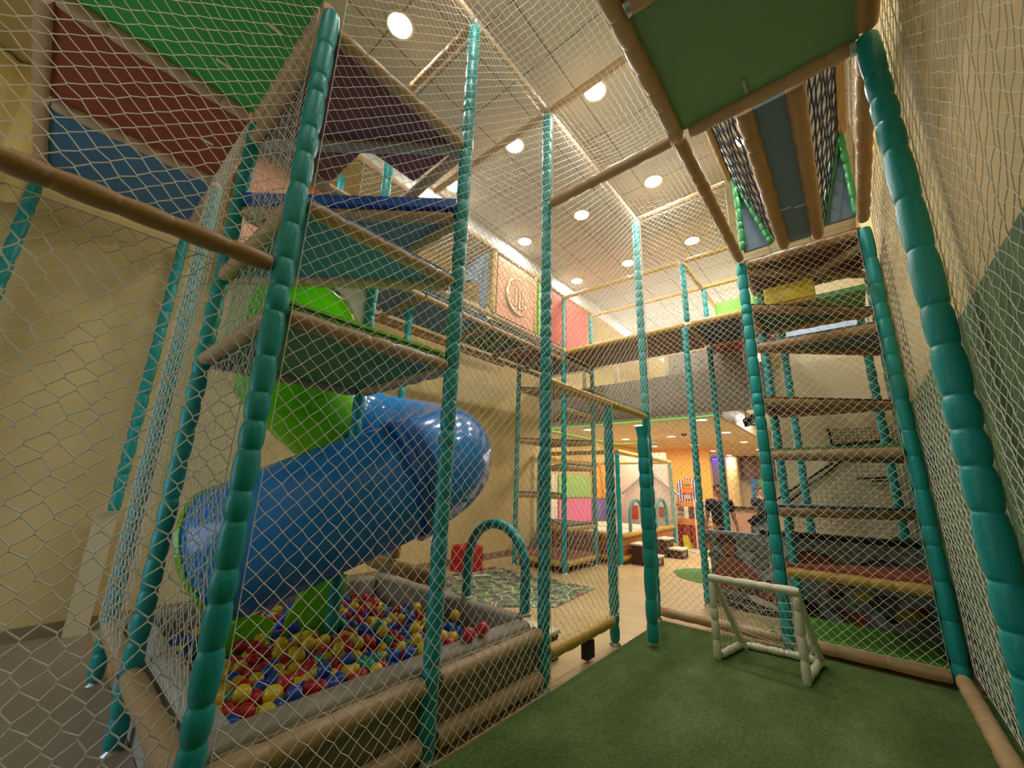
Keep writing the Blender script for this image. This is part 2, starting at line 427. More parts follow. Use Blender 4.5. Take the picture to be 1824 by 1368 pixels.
for y in (-1.6, -.4, 1.52, 3.44, 5.31, 7.27, 10.5, 14, 17.5):
    for x in (-3.05, -1.77, -.5):
        area('ceiling_lamp', (x, y, 6.26), .24, E_HIGH * (.15 if y < 0 else .5 if y < 2 else 1.0 if y < 9 else 1.6))  # rows over the upper floor are unseen, boosted to brighten its ceiling
    if y > 3: area('ceiling_lamp', (-4.33, y, 6.26), .24, E_HIGH)
low = [(-5.4, 9.52), (-3.91, 9.4), (-2.41, 9.28), (-5.45, 12.02), (-3.98, 11.94), (-2.46, 11.7), (-5.5, 14.6), (-4.1, 14.6), (-2.53, 14.3), (-4.15, 17.2), (-2.55, 17.1), (-4.1, 19.6), (-5.6, 19.6)]
cols = {0: 'left', 1: 'middle', 2: 'right'}
lbl = ['left of three in the nearest row', 'middle of three in the nearest row', 'right of three in the nearest row', 'left of three in the second row', 'middle of three in the second row', 'right of three in the second row', 'left of three in the third row', 'middle of three in the third row', 'right of three in the third row', 'left of two in the fourth row', 'right of two in the fourth row', 'in front of the purple wall', 'above the far left corner']
for (x, y), l in zip(low, lbl):
    downlight(x, y, 3.15, .115, 'lit round downlight of the low far ceiling, ' + l, 'downlights of the low far ceiling')
    area('hall_lamp', (x, y, 3.12), .22, E_LOW, (1, .86, .66))
dl = area('cool_fill', (-4.2, -2.55, 1.7), 2.2, 24, (.66, .84, 1), 'RECTANGLE', (math.radians(90), 0, math.radians(180))); dl.data.size_y = 1.7  # added cool fill from the left, placed at the unseen window
for x, y, e_ in ((-4.75, 1.3, 7), (-6.1, 4.0, 12), (-6.1, 6.4, 12)): area('soffit_lamp', (x, y, 5.97), .24, e_)
# LED strips round the low ceiling
LG = mat('green_led', '#20ff60', .4, emit=1.6, ecol='#40ff70'); LR = mat('red_led', '#ff3020', .4, emit=.7, ecol='#ff5038')
b = MB(); b.box(-6.4, -2.0, 8.84, 8.848, 3.142, 3.149); b.box(-2.03, -2.022, 8.85, 12.5, 3.137, 3.144)
solo('led_strip', b, LG, 'glowing green led strip along the near edge of the low ceiling', 'light strip')
b = MB(); b.box(-2.03, -2.024, 12.5, 20.5, 3.137, 3.143)
solo('led_strip', b, LR, 'glowing red led strip along the right edge of the low ceiling', 'light strip')
b = MB(); b.box(-6.35, -6.34, 9.2, 13.2, 3.13, 3.14); b.box(-6.35, -4.9, 13.2, 13.21, 3.13, 3.14)
solo('led_strip', b, LG, 'glowing green led strip along the left side of the low ceiling', 'light strip')
b = MB(); b.box(-4.9, -4.2, 13.2, 13.21, 3.13, 3.138); b.sweep([(-4.2, 13.2, 3.13), (-4.02, 15.9, 3.13)], .005, 6); b.box(-6.2, -4.02, 15.95, 15.96, 3.11, 3.12)
solo('led_strip', b, LR, 'glowing red led strip above the orange wall', 'light strip')
b = MB(); b.box(-5.05, -4.5, 20.55, 20.58, 3.02, 3.08)
solo('led_strip', b, mat('violet_led', '#4030ff', .4, emit=6, ecol='#4028ff'), 'glowing violet led bar at the top of the purple wall', 'light strip')
pl = bpy.data.lights.new('violet_glow', 'AREA'); pl.energy = 6; pl.color = (.25, .15, 1); pl.size = .5; po = bpy.data.objects.new('violet_glow', pl); COL.objects.link(po); po.location = (-4.8, 20.45, 3.0); po.rotation_euler = (.6, 0, 0)
b = MB(); b.ball((-3.5, 11.55, 3.14), .07, 12, 8, sc=(1, 1, .9)); solo('camera_dome', b, BLACK, 'small black dome camera on the low ceiling', 'camera')
# stage light
sl = thing('stage_light', 'black stage light hanging from the white ceiling by the mezzanine edge', 'light', (-1.66, 10.6, 3.35))
b = MB(); b.sweep([(-1.74, 10.45, 3.2), (-1.62, 10.7, 3.34)], [.10, .085], 14); make('lamp_housing', b, BLACK, sl)
b = MB(); b.sweep([(-1.78, 10.6, 3.26), (-1.78, 10.6, 3.5), (-1.56, 10.6, 3.5), (-1.56, 10.6, 3.26)], .014, 6); make('yoke', b, BLACK, sl)
b = MB(); b.sweep([(-1.67, 10.6, 3.5), (-1.67, 10.6, 3.62)], .02, 8); make('clamp', b, BLACK, sl)
b = MB(); b.box(-1.79, -1.70, 10.38, 10.42, 3.08, 3.2); b.box(-1.68, -1.55, 10.38, 10.42, 3.1, 3.13); make('barn_door', b, BLACK, sl)
area('pocket_fill', (-1.4, 11.5, 3.55), .4, 70, (.88, .94, 1))  # added fill to brighten the white ceiling pocket, no fitting modelled
area('pocket_fill', (-.6, 13, 3.55), .4, 70, (.88, .94, 1))

# ------------------------------------------------------------------ padded posts, rails, platforms
def post(par, x, y, z0, z1, r=.056, m=None, seg=.2, foot=True, name='post'):
    b = MB(); b.foam([(x, y, z0 + (.035 if foot else 0)), (x, y, z1)], r, seg)
    o = make(name, b, m or TEAL, par)
    if foot:
        f = MB(); f.lathe([(.062, z0), (.062, z0 + .010), (.035, z0 + .024), (.032, z0 + .05)], (x, y, 0), 14); make('steel_foot', f, STEEL, o)
    return o
def rail(par, a, c, r=.05, m=None, seg=.22, gap=.066, name='rail', pinch=.86):
    a, c = V(a), V(c); d = (c - a).normalized()
    b = MB(); b.foam([a + d * gap, c - d * gap], r, seg, pinch)
    return make(name, b, m or TAN, par)
def platform(par, pts, z, m, top=None, th=.07, r=.048, name='platform', rm=None, edges=None):
    """flat padded mat on a triangle or square of foam rails"""
    c = sum((V((x, y, 0)) for x, y in pts), V()) / len(pts)
    ins = [(c + (V((x, y, 0)) - c) * .955) for x, y in pts]
    b = MB(); b.prism([(p.x, p.y, z + .012) for p in ins], (0, 0, th))
    o = make(name, b, m, par)
    n = len(pts)
    for i in range(n) if edges is None else edges:
        a, e = V((*pts[i], z)), V((*pts[(i + 1) % n], z)); d = (e - a).normalized()
        f = MB(); f.foam([a + d * .066, e - d * .066], r, .22); make('edge_roll', f, rm or TAN, o)
    return o

# ---- corner tower above the ball pit
tw = thing('climbing_tower', 'tall near climbing tower of teal padded posts above the ball pit', 'climbing frame', (-2.9, 1.28, 0))
post(tw, XF, Y1, 0, 4.62, .055); post(tw, XF, Y2, 0, 5.92, .056); post(tw, XA, Y1, 0, 4.70, .055); post(tw, XA, Y2B, 0, 5.9, .055)
Pa, Pb, Pc_, Pd_ = (XF, Y1), (XF, Y2), (XA, Y2B), (XA, Y1)
platform(tw, [Pa, Pb, Pc_, Pd_], 2.49, M_GREEN)
b = MB(); b.prism([(XF - .03, Y1 + .06, 2.585), (XF - .03, Y2 - .06, 2.585), (XA + .06, Y2B - .06, 2.585), (XA + .06, Y1 + .06, 2.585)], (0, 0, .02)); make('top_mat', b, M_LIME, tw)
platform(tw, [Pa, Pb, Pd_], 3.18, M_BLUE)
b = MB(); b.prism([(XF - .05, Y1 + .07, 3.265), (XF - .04, Y2 - .1, 3.265), (XA + .1, Y1 + .07, 3.265)], (0, 0, .02)); make('top_mat', b, M_BLUEB, tw)
platform(tw, [Pb, Pc_, Pd_], 3.80, M_SLATE)
b = MB(); b.prism([(XF - .07, Y2 - .01, 3.86), (XA + .05, Y2B - .04, 3.86), (XA + .02, Y1 + .07, 3.86), (XA + .10, Y1 - .0, 3.86), (XF - .0, Y2 - .075, 3.86)], (0, 0, .085)); make('top_mat', b, M_BLUEB, tw)
# maroon deck with a rounded manhole at the rear corner
zz = 4.50
hx, hy, hr = -2.94, 1.32, .12
poly = [(XF - .05, Y1 + .05), (XF - .05, Y2 - .05), (hx, Y2 - .04)]
for k in range(7):
    a = math.radians(0 - 90 * k / 6)      # rounded inner corner
    poly.append((hx - hr + hr * math.cos(a), hy + hr + hr * math.sin(a)))
poly += [(XA + .05, hy), (XA + .05, Y1 + .05)]
b = MB(); b.prism([(x, y, zz + .03) for x, y in poly], (0, 0, .06)); mdeck = make('platform', b, M_DRED, tw)
for a, c in ((Pa, Pb), (Pb, Pc_), (Pc_, Pd_), (Pd_, Pa), (Pb, Pd_)):
    rail(mdeck, (*a, zz), (*c, zz), .05, TAN if a != Pb or c != Pd_ else GREYFOAM, name='edge_roll')
# white panel round the slide mouth
SC = (1.36, 3.04)
b = MB(); vs = []; fs = []; n = 48
for x in (XA - .045, XA - .02):
    for k in range(n):
        a = 2 * PI * k / n; ca, sa = math.cos(a), math.sin(a)
        vs.append((x, SC[0] + .495 * ca, SC[1] + .495 * sa))
        s = min((.56 if ca > 0 else .62) / max(abs(ca), 1e-6), .54 / max(abs(sa), 1e-6))
        vs.append((x, SC[0] + s * ca, SC[1] + s * sa))
for k in range(n):
    l = (k + 1) % n
    fs += [(2 * k, 2 * l, 2 * l + 1, 2 * k + 1), (2 * n + 2 * k, 2 * n + 2 * k + 1, 2 * n + 2 * l + 1, 2 * n + 2 * l), (2 * k, 2 * n + 2 * k, 2 * n + 2 * l, 2 * l), (2 * k + 1, 2 * l + 1, 2 * n + 2 * l + 1, 2 * n + 2 * k + 1)]
b.add(vs, fs); make('slide_mouth_panel', b, WHITEP, tw, label='white panel with a round opening for the slide')
rail(tw, (XF, Y1, ZG + .1), (XF, -1.6, ZG + .1), .047, BROWNF, .22, name='side_rail')
rail(tw, (XF, Y2, ZT), (XF, .3, ZT), .05, name='top_rail'); rail(tw, (XF, Y2, ZT), (-3.3, Y2, ZT), .05, name='top_rail')
rail(tw, (XF, Y1, .42), (XF, Y2, .42), .058, TAN, .3); rail(tw, (XF, Y1, .10), (XF, Y2, .10), .062, TAN, .3)
rail(tw, (XF, Y2, .42), (XF, Y3, .42), .058, TAN, .3); rail(tw, (XF, Y2, .10), (XF, Y3, .10), .062, TAN, .3)
rail(tw, (XF, Y1, .42), (XA, Y1, .42), .062, TAN, .6); rail(tw, (XA, Y1, .42), (XB, Y1, .42), .062, TAN, .6)

# ---- overhead deck on the left
od = thing('overhead_deck', 'raised deck of green, red and blue mats overhead at the upper left', 'platform', (-4.1, 0, 0))
zz = 4.74; ya, yb = Y1, -.62
xs = [XF, XA, XB, -6.08]
for i, m in enumerate((M_LGREEN, M_RED, M_BLUE)):
    b = MB(); b.box(xs[i + 1] + .045, xs[i] - .045, yb + .045, ya - .045, zz + .02, zz + .1); make('deck_mat', b, m, od)
    rail(od, (xs[i], ya, zz), (xs[i + 1], ya, zz), .055, TANP, .16, name='edge_roll', pinch=.76); rail(od, (xs[i], yb, zz), (xs[i + 1], yb, zz), .05, TANP, name='edge_roll')
for i, x in enumerate(xs): rail(od, (x, ya, zz), (x, yb, zz), .058, TANP if i < 3 else BROWNF, .26, name='edge_roll', pinch=.78)
post(od, XB, Y1, 0, 4.68, .055)
post(od, -6.28, Y1, 1.24, 4.62, .055, foot=False); post(od, -6.28, -.62, 0, 4.62, .055)
for (x, y) in ((-2.72, .46), (-2.35, .4), (-3.3, .3), (-4.3, .42), (-4.9, .3)):
    b = MB(); b.box(x - .012, x + .012, y - .05, y + .05, zz + .005, zz + .02); make('mat_clip', b, WHITEP, od)
b = MB(); b.box(-6.40, -6.32, .52, .70, .013, 1.22)
solo('padded_board', b, mat('cream_board_vinyl', '#d9c9a0', .6), 'upright cream padded board against the left wall under a teal post', 'board')

cv = []
for k in range(49):
    y = -2.3 + 1.62 * k / 48
    cv.append((-6.33 + .035 * math.sin(k * .95) + .015 * math.sin(k * 2.3), y))
b = MB(); n = len(cv)
vs = [(x, y, z) for z in (4.35, 5.2, 5.98) for x, y in cv] + [(x - .012, y, z) for z in (4.35, 5.2, 5.98) for x, y in cv]
fs = []
for j in range(2):
    for i in range(n - 1):
        fs += [(j * n + i, j * n + i + 1, (j + 1) * n + i + 1, (j + 1) * n + i), (3 * n + j * n + i, 3 * n + (j + 1) * n + i, 3 * n + (j + 1) * n + i + 1, 3 * n + j * n + i + 1)]
b.add(vs, fs, 0, True); solo('curtain', b, mat('pale_yellow_curtain', '#e3cf86', .8), 'pale yellow folded curtain high on the left wall beside the overhead deck', 'curtain')
# ---- football cage
cg = thing('football_cage', 'tall netted football cage frame of teal posts and tan rails round the turf', 'cage', (-.9, 4.3, 0))
post(cg, XF, Y3, 0, ZT - .05, .057); post(cg, XF, Y5, 0, ZT - .05, .057); post(cg, XF, Y4, 0, ZG - .05, .053)
post(cg, X6, Y3, .023, ZM + .02, .068, seg=.27)
for a, c in (((XF, Y2, ZT), (XF, Y3, ZT)), ((XF, Y3, ZT), (XF, Y5, ZT)), ((XF, Y3, ZT), (X5, Y3, ZT)), ((XF, Y5, ZT), (X5, Y5, ZT)), ((XF, Y3, ZT), (-4.4, Y3, ZT))):
    rail(cg, a, c, .045, name='top_rail')
rail(cg, (XF, Y3, ZM), (X5, Y3, ZM), .055, name='cross_rail')
rail(cg, (XF, Y3, ZG), (XF, Y5, ZG), .05, YTAN, .12, name='gate_rail')
rail(cg, (XF, Y3, .25), (XF, Y4, .25), .06, YTAN, .2, name='bottom_rail')  # tan rail, its brighter lighting put into the ochre colour
rail(cg, (XF, Y5, .10), (X5, Y5, .10), .058, TAN, .24, name='bottom_rail'); rail(cg, (X5, Y5, .10), (X6, Y5, .10), .06, TAN, .3, name='bottom_rail')
rail(cg, (X6, Y5, .10), (X6, Y3, .10), .06, TAN, .3, name='bottom_rail'); rail(cg, (X6, Y3, .10), (X6, -.5, .10), .06, TAN, .3, name='bottom_rail')
b = MB(); b.box(XF - .04, XF + .03, 3.78, 3.92, 0.03, .18); make('rail_block', b, BLACK, cg)

for x, y, z, ax in ((XF, Y3, ZM, 0), (XF, Y3, ZT, 0), (XF, Y5, ZT, 0), (XF, Y2, ZT, 1)):
    b = MB(); p0 = V((x, y, z)); d_ = V((1, 0, 0)) if ax == 0 else V((0, -1, 0))
    b.sweep([p0 + d_ * .02, p0 + d_ * .095], .036, 12); b.ball(p0, .05, 12, 8); make('tube_clamp', b, STEEL, cg)
# gate leaf standing ajar
gt = thing('cage_gate', 'narrow teal gate leaf standing ajar, seen edge on, at the cage doorway', 'gate', (-1.95, 4.9, 0))
q0, q1 = V((-2.16, 5.42, 0)), V((-1.87, 4.60, 0))
b = MB(); b.foam([q1 + V((0, 0, .07)), q1 + V((0, 0, 2.24))], .062, .24, .84); b.sweep([q1 + V((0, 0, 2.22)), q1 + V((0, 0, 2.26)), q1 + V((0, 0, 2.36))], [.058, .062, .078], 16); make('outer_stile', b, TEAL, gt)
b = MB(); b.foam([q0 + V((0, 0, .07)), q0 + V((0, 0, 2.34))], .05, .24, .84); make('hinge_stile', b, TEAL, gt)
for z in (.32, 2.28):
    b = MB(); b.foam([q0 + V((0, 0, z)), q1 + V((0, 0, z))], .045, .2, .92); make('gate_bar', b, TEAL, gt)
net('gate_net', q0 + V((0, 0, .36)), q1 - q0, (q1 - q0).length, (0, 0, 1), 1.88, .088, NETM, .002, parent=gt)

# ---- right climbing tower
rt = thing('climbing_tower', 'tall right climbing tower of stacked triangular steps behind the football goal', 'climbing frame', (-.15, 6.2, 0))
post(rt, X5, Y5, 0, ZM - .06, .062); post(rt, X6, Y5, 0, ZM - .06, .062, seg=.27)
post(rt, X5 + .02, YB, 0, 4.55, .056); post(rt, X6 + .04, YB, 0, 4.55, .056)
A5, A6, B5, B6 = (X5, Y5), (X6, Y5), (X5 + .02, YB), (X6 + .04, YB)
b = MB(); b.box(X5 + .07, X6 - .07, Y5 + .07, YB - .07, .02, .14); make('floor_mat', b, mat('grass_green_mat_vinyl', '#57a12e', .6, .1, 60), rt)
for z, kind, m in ((.79, 0, M_RED), (1.42, 1, M_SLATE), (2.07, 0, M_GREEN), (2.72, 1, M_RED), (3.42, 0, M_SLATE), (3.98, 1, M_DGREEN)):
    platform(rt, [A5, A6, B6] if kind == 0 else [A5, B6, B5], z, m, rm=YTAN if z < 1 else TAN, r=.052)
platform(rt, [A5, A6, B6, B5], 4.60, M_BROWN, r=.05)
rail(rt, (*A5, 4.52), (*B6, 4.52), .05, name='brace_roll'); rail(rt, (*A6, 4.44), (*B5, 4.44), .05, name='brace_roll')
b = MB(); b.prism([(-.66, 6.05, 4.30), (-.12, 6.05, 4.30), (-.12, 6.05, 4.55), (-.66, 6.05, 4.55)], (0, .14, .03))
t = thing('foam_roller', 'yellow foam block hanging near the top of the right climbing tower', 'foam block', (-.39, 6.1, 4.05))
b = MB(); b.rbox(-.62, -.06, 5.98, 6.14, 4.11, 4.36, .03); make('block', b, M_YELLOW, t)
b = MB(); b.foam([(-.64, 6.02, 4.08), (-.04, 6.02, 4.08)], .035, .2); make('edge_roll', b, YTAN, t)
b = MB(); b.rbox(-.70, -.63, 5.99, 6.12, 4.11, 4.34, .02); make('end_cap', b, GREENF, t)

# ---- green overhead deck on the right
rd = thing('overhead_deck', 'raised deck with a dark green underside overhead at the upper right', 'platform', (-.15, 2.5, ZM))
b = MB(); b.box(X5 + .04, X6 - .04, Y2 + .07, Y3 - .04, ZM + .01, ZM + .09); make('deck_mat', b, M_OLIVE, rd)
b = MB(); b.box(X5 + .04, X6 - .04, .7, Y2 - .03, ZM + .01, ZM + .09); make('deck_mat', b, M_OLIVE, rd)
rail(rd, (X5, Y3, ZM), (X5, Y2, ZM), .062, TAN, .2, .0, 'edge_roll'); rail(rd, (X5, Y2, ZM), (X5, .65, ZM), .062, TAN, .2, .0, 'edge_roll')
rail(rd, (X6, Y3, ZM + .03), (X6, .65, ZM + .03), .065, BROWNF, .24, .09, 'edge_roll'); rail(rd, (X5, Y3, ZM), (X6, Y3, ZM), .055, TAN, .22, .1, 'edge_roll'); rail(rd, (X5, Y2, ZM - .02), (X6, Y2, ZM - .02), .052, TAN, .25, .1, 'edge_roll')
for x, y in ((X5 + .09, Y2), (X6 - .08, Y3)):
    b = MB(); b.sweep([(x - .02, y, ZM), (x + .02, y, ZM)], .058, 14); make('rail_clip', b, STEEL, rd)
b = MB(); b.box(-.245, -.225, 2.88, 3.02, ZM - .004, ZM + .01); make('mat_clip', b, STEEL, rd)

# ---- hanging net bridge between deck and right tower
hb = thing('net_bridge', 'hanging bridge of a blue plank between brown rolls with black side nets', 'bridge', (-.12, 4.36, ZM))
b = MB(); b.box(-.235, .01, Y3 + .1, Y5 - .1, ZM - .01, ZM + .04); make('plank', b, M_SLATE, hb)
for y in (4.75, 4.79):
    b = MB(); b.box(-.22 if y < 4.77 else -.1, -.13 if y < 4.77 else 0, y, y + .012, ZM - .014, ZM - .008); make('plank_strap', b, WHITEP, hb)
for x in (-.285, .06):
    rail(hb, (x, Y3 + .06, ZM), (x, Y5 - .04, ZM), .068, BROWNF, .3, .03, 'side_roll')
for x, z in ((X5 - .0, 5.98), (X6 - .02, 5.98)):
    rail(hb, (x, Y3, z), (x, Y5, z), .048, BROWNF, .25, .04, 'top_roll')
rail(hb, (X5, Y3, ZM), (X5, Y5, ZM), .058, BROWNF, .2, .05, 'edge_roll'); rail(hb, (X6, Y3, ZM + .03), (X6, Y5, ZM + .03), .06, BROWNF, .24, .07, 'edge_roll')
for x0, x1 in ((-.34, X5 + .04), (.12, X6 - .06)):
    dv = V((x1 - x0, 0, 1.22))
    net('side_net', (x0, Y3 + .1, ZM + .04), (0, 1, 0), Y5 - Y3 - .2, dv, dv.length, .38, BNET, .0085, parent=hb, Dv=.36, noise=.008, sq=True)
for pts in ([(-.73, 5.95), (-.73, 4.79), (-.41, 4.80)], [(.44, 6.03), (.12, 4.82), (.44, 4.82)]):
    b = MB(); b.prism([(x, Y5 - .02, z) for x, z in pts], (0, .04, 0)); pp = make('end_panel', b, M_SLATE, hb)
    c = MB(); c.foam([(pts[0][0], Y5 - .05, pts[0][1]), (pts[1][0] if pts[1][0] > 0 else pts[2][0], Y5 - .05, pts[1][1])], .04, .13); make('edge_roll', c, GREENF, pp)
    c = MB(); xx = pts[0][0]; c.foam([(xx, Y5 - .05, pts[0][1]), (xx, Y5 - .05, 4.82)], .04, .16); make('edge_roll', c, GREENF, pp)

# ------------------------------------------------------------------ tube slide
sd = thing('tube_slide', 'twisting tube slide of lime green and blue plastic running down into the ball pit', 'slide', (-3.7, 1.9, 0))
R_ = .47
def tube(pts, r, m, name):
    b = MB(); b.sweep(pts, r, 48, caps=False); o = make(name, b, m, sd)
    md = o.modifiers.new('wall', 'SOLIDIFY'); md.thickness = .025; md.offset = -1
    return o
s0, s1 = V((-3.395, .85, 1.125)), V((-2.94, 2.05, 1.66))
dd = (s1 - s0).normalized()
sc_, se_ = s1 - dd * .80, V((-3.60, 1.09, 1.13))
sp = [s1 * (1 - k / 14) ** 2 + sc_ * 2 * (k / 14) * (1 - k / 14) + se_ * (k / 14) ** 2 for k in range(15)]
tube(sp, R_ + .015, BLUESL, 'tube_section')
e1 = []
q0_, q1_, q2_, q3_ = s1, s1 + dd * .92, V((-4.5, 3.22, 2.12)), V((-4.5, 2.12, 2.28))
for k in range(29):
    t = k / 28; e1.append(q0_ * (1 - t) ** 3 + q1_ * 3 * t * (1 - t) ** 2 + q2_ * 3 * t * t * (1 - t) + q3_ * t ** 3)
tube(e1, R_ + .015, BLUESL, 'elbow')
g = [V((-4.5, 2.12, 2.28)), V((-4.5, 2.0, 2.33))]
for k in range(1, 17):
    a = PI + PI / 2 * k / 16; g.append(V((-3.88 + .62 * math.cos(a), 1.98 + .62 * math.sin(a), 2.35 + .66 * k / 16)))
g.append(V((XA - .03, 1.36, 3.04)))
tube(g, .495, LIMESL, 'elbow')
def ring(c, d, r0, r1, w, m, name):
    d = V(d).normalized(); c = V(c); e1_ = d.orthogonal().normalized(); e2_ = d.cross(e1_); n = 48; vs = []
    for q, ww in ((r0, -w), (r1, -w), (r1, w), (r0, w)):
        vs += [c + d * ww + (e1_ * math.cos(2 * PI * k / n) + e2_ * math.sin(2 * PI * k / n)) * q for k in range(n)]
    fs = [(i * n + k, i * n + (k + 1) % n, ((i + 1) % 4) * n + (k + 1) % n, ((i + 1) % 4) * n + k) for i in range(4) for k in range(n)]
    b = MB(); b.add(vs, fs); make(name, b, m, sd)
ring(s1, dd, R_, R_ + .055, .03, BLUERING, 'flange'); ring(s1 + dd * .10, dd, R_ + .01, R_ + .034, .055, BLUERING, 'joint_band')
ring(e1[-1] + V((0, .02, 0)), (0, -1, .3), R_ - .01, R_ + .04, .03, BLUERING, 'flange'); ring(sp[-1], sp[-1] - sp[-2], R_ - .012, R_ + .026, .016, LIMESL, 'mouth_rim')
ring(g[9], g[10] - g[8], .48, .535, .02, LIMESL, 'flange')
for pl_ in ([(1.62, .22), (2.02, .22), (2.10, .78), (1.90, .84), (1.70, .70), (1.6, .5)], [(1.05, .2), (1.5, .2), (1.5, .52), (1.3, .62), (1.05, .45)]):
    b = MB(); b.prism([(-3.80, y, z) for y, z in pl_], (.04, 0, 0)); make('leg_plate', b, LIMESL, sd)
pf = thing('slide_support', 'brown padded bar holding up the blue tube slide behind the ball pit', 'support', (-3.9, 2.75, 0))
b = MB(); b.foam([(-4.6, 2.82, .72), (-3.36, 2.82, .70)], .075, .5); make('cross_bar', b, BROWNF, pf)
b = MB(); b.foam([(-4.1, 2.82, .80), (-4.1, 2.82, 1.10)], .07, .4); make('stub', b, BROWNF, pf)

# ------------------------------------------------------------------ ball pit
bp_ = thing('ball_pit', 'ball pit with thick padded grey walls under the blue slide', 'ball pit', (-3.55, 1.9, 0))
b = MB(); b.rbox(XF - .24, XF - .07, Y1 + .08, Y3 - .06, 0, .51, .05); make('front_wall', b, GREYFOAM, bp_)
b = MB(); b.rbox(-4.80, XF - .25, Y3 - .10, Y3 + .06, 0, .51, .05); make('rear_wall', b, GREYFOAM, bp_)
b = MB(); b.rbox(-4.80, -4.65, Y1 + .08, Y3 - .11, 0, .51, .05); make('end_wall', b, GREYFOAM, bp_)
b = MB(); b.rbox(-4.64, XF - .25, Y1 + .08, Y1 + .23, 0, .50, .05); make('side_wall', b, mat('light_grey_vinyl', '#b5b0a8', .6, .15, 30), bp_)
b = MB(); b.box(XF - .065, XF - .04, Y1 + .1, Y3 - .06, .02, .47); make('front_pad', b, PITOUT, bp_)
b = MB(); b.box(-4.64, XF - .25, Y1 + .24, Y3 - .11, 0, .12); make('pit_base', b, BLACK, bp_)
BALLC = {'red': '#c42026', 'blue': '#1f4fb0', 'yellow': '#e6c62a', 'green': '#159a78'}
BM = {k: mat(k + '_ball_plastic', v, .3, coat=.2) for k, v in BALLC.items()}
br = .049
proto = {}
for k in BALLC:
    m_ = MB(); m_.ball((0, 0, 0), br, 18, 12)
    me = bpy.data.meshes.new(k + '_ball'); me.from_pydata(m_.v, [], m_.f); me.materials.append(BM[k]); me.polygons.foreach_set('use_smooth', [True] * len(m_.f)); proto[k] = me
spots = []
x0, x1, ya_, yb_ = -4.58, XF - .30, Y1 + .29, Y3 - .16
nx = int((x1 - x0) / (br * 2.02)); ny = int((yb_ - ya_) / (br * 1.78))
def surf(x, y): return .305 + .05 * math.sin(2.1 * x + 1.2) * math.sin(2.4 * y) + .05 * math.exp(-((x + 3.3) ** 2 + (y - 1.7) ** 2) * 1.2)
for j in range(ny):
    for i in range(nx):
        x = x0 + (i + .5 * (j % 2)) * br * 2.02 + rnd.uniform(-.004, .004); y = ya_ + j * br * 1.78 + rnd.uniform(-.004, .004)
        if x > x1: continue
        spots.append((x, y, surf(x, y) + rnd.uniform(-.03, .03)))
# a few resting on top of the others
for _ in range(46):
    x, y = rnd.uniform(-3.9, x1 - .03), rnd.uniform(ya_ + .05, yb_ - .05)
    spots.append((x, y, surf(x, y) + .066 + rnd.uniform(-.008, .012)))
spots = [(x, y, z) for x, y, z in spots if math.hypot(x - XA, y - Y2B) > .115]
def seen(p):
    x, y, z = p; d = math.sqrt(x * x + y * y)
    hidden = 2.2 if (x < -3.85) else 0
    return d + hidden - (z - surf(x, y)) * 3
spots.sort(key=seen)
def colr():
    q = rnd.random()
    return 'yellow' if q < .34 else 'red' if q < .62 else 'blue' if q < .92 else 'green'
main, rest = spots[:298], spots[298:]
for p in main:
    k = colr(); o = bpy.data.objects.new(k + '_ball', proto[k]); COL.objects.link(o); o.location = p
    o['label'] = '%s plastic ball lying among the others in the ball pit' % k; o['category'] = 'ball'; o['group'] = '%s balls in the pit' % k
for p in ((-2.405, 2.40, .565), (-2.392, 2.55, .578)):
    pass
for (p, l) in (((-2.36, 2.335, .555), 'red plastic ball on the rim of the pit, the nearer of two'), ((-2.35, 2.475, .562), 'red plastic ball on the rim of the pit, the farther of two')):
    o = bpy.data.objects.new('red_ball', proto['red']); COL.objects.link(o); o.location = p; o.scale = (1.0,) * 3
    o['label'] = l; o['category'] = 'ball'; o['group'] = 'red balls on the rim'
b = MB()
ci = {'red': 0, 'blue': 1, 'yellow': 2, 'green': 3}
for p in rest: b.ball(p, br, 12, 8, ci[colr()])
for j in range(0, ny, 1):
    for i in range(0, nx, 1):
        b.ball((x0 + (i + .3) * br * 2.02, ya_ + (j + .3) * br * 1.78, .165 + rnd.uniform(-.012, .012)), br * .98, 8, 6, ci[colr()]) if math.hypot(x0 + (i + .3) * br * 2.02 - XA, ya_ + (j + .3) * br * 1.78 - Y2B) > .13 else None
solo('ball_heap', b, [BM[k] for k in ('red', 'blue', 'yellow', 'green')], 'heap of coloured balls filling the ball pit below the top ones', 'balls', None, 'stuff')
# entrance arch on the rear wall
ar = [(-3.19, Y3 + .0, .52), (-3.19, Y3 + .0, .80)]
for k in range(17):
    a = PI - PI * k / 16; ar.append((-2.81 + .38 * math.cos(a), Y3, .86 + .40 * math.sin(a)))
ar += [(-2.43, Y3, .80), (-2.43, Y3, .52)]
t = thing('foam_arch', 'green padded arch over the rear wall of the ball pit', 'arch', (-2.81, Y3, .51))
b = MB(); b.foam(ar, .048, .13, .86); make('arch_tube', b, TEAL, t)
for x in (-3.19, -2.43):
    b = MB(); b.lathe([(.06, .51), (.06, .53), (.03, .54)], (x, Y3, 0), 12); make('foot', b, STEEL, t)

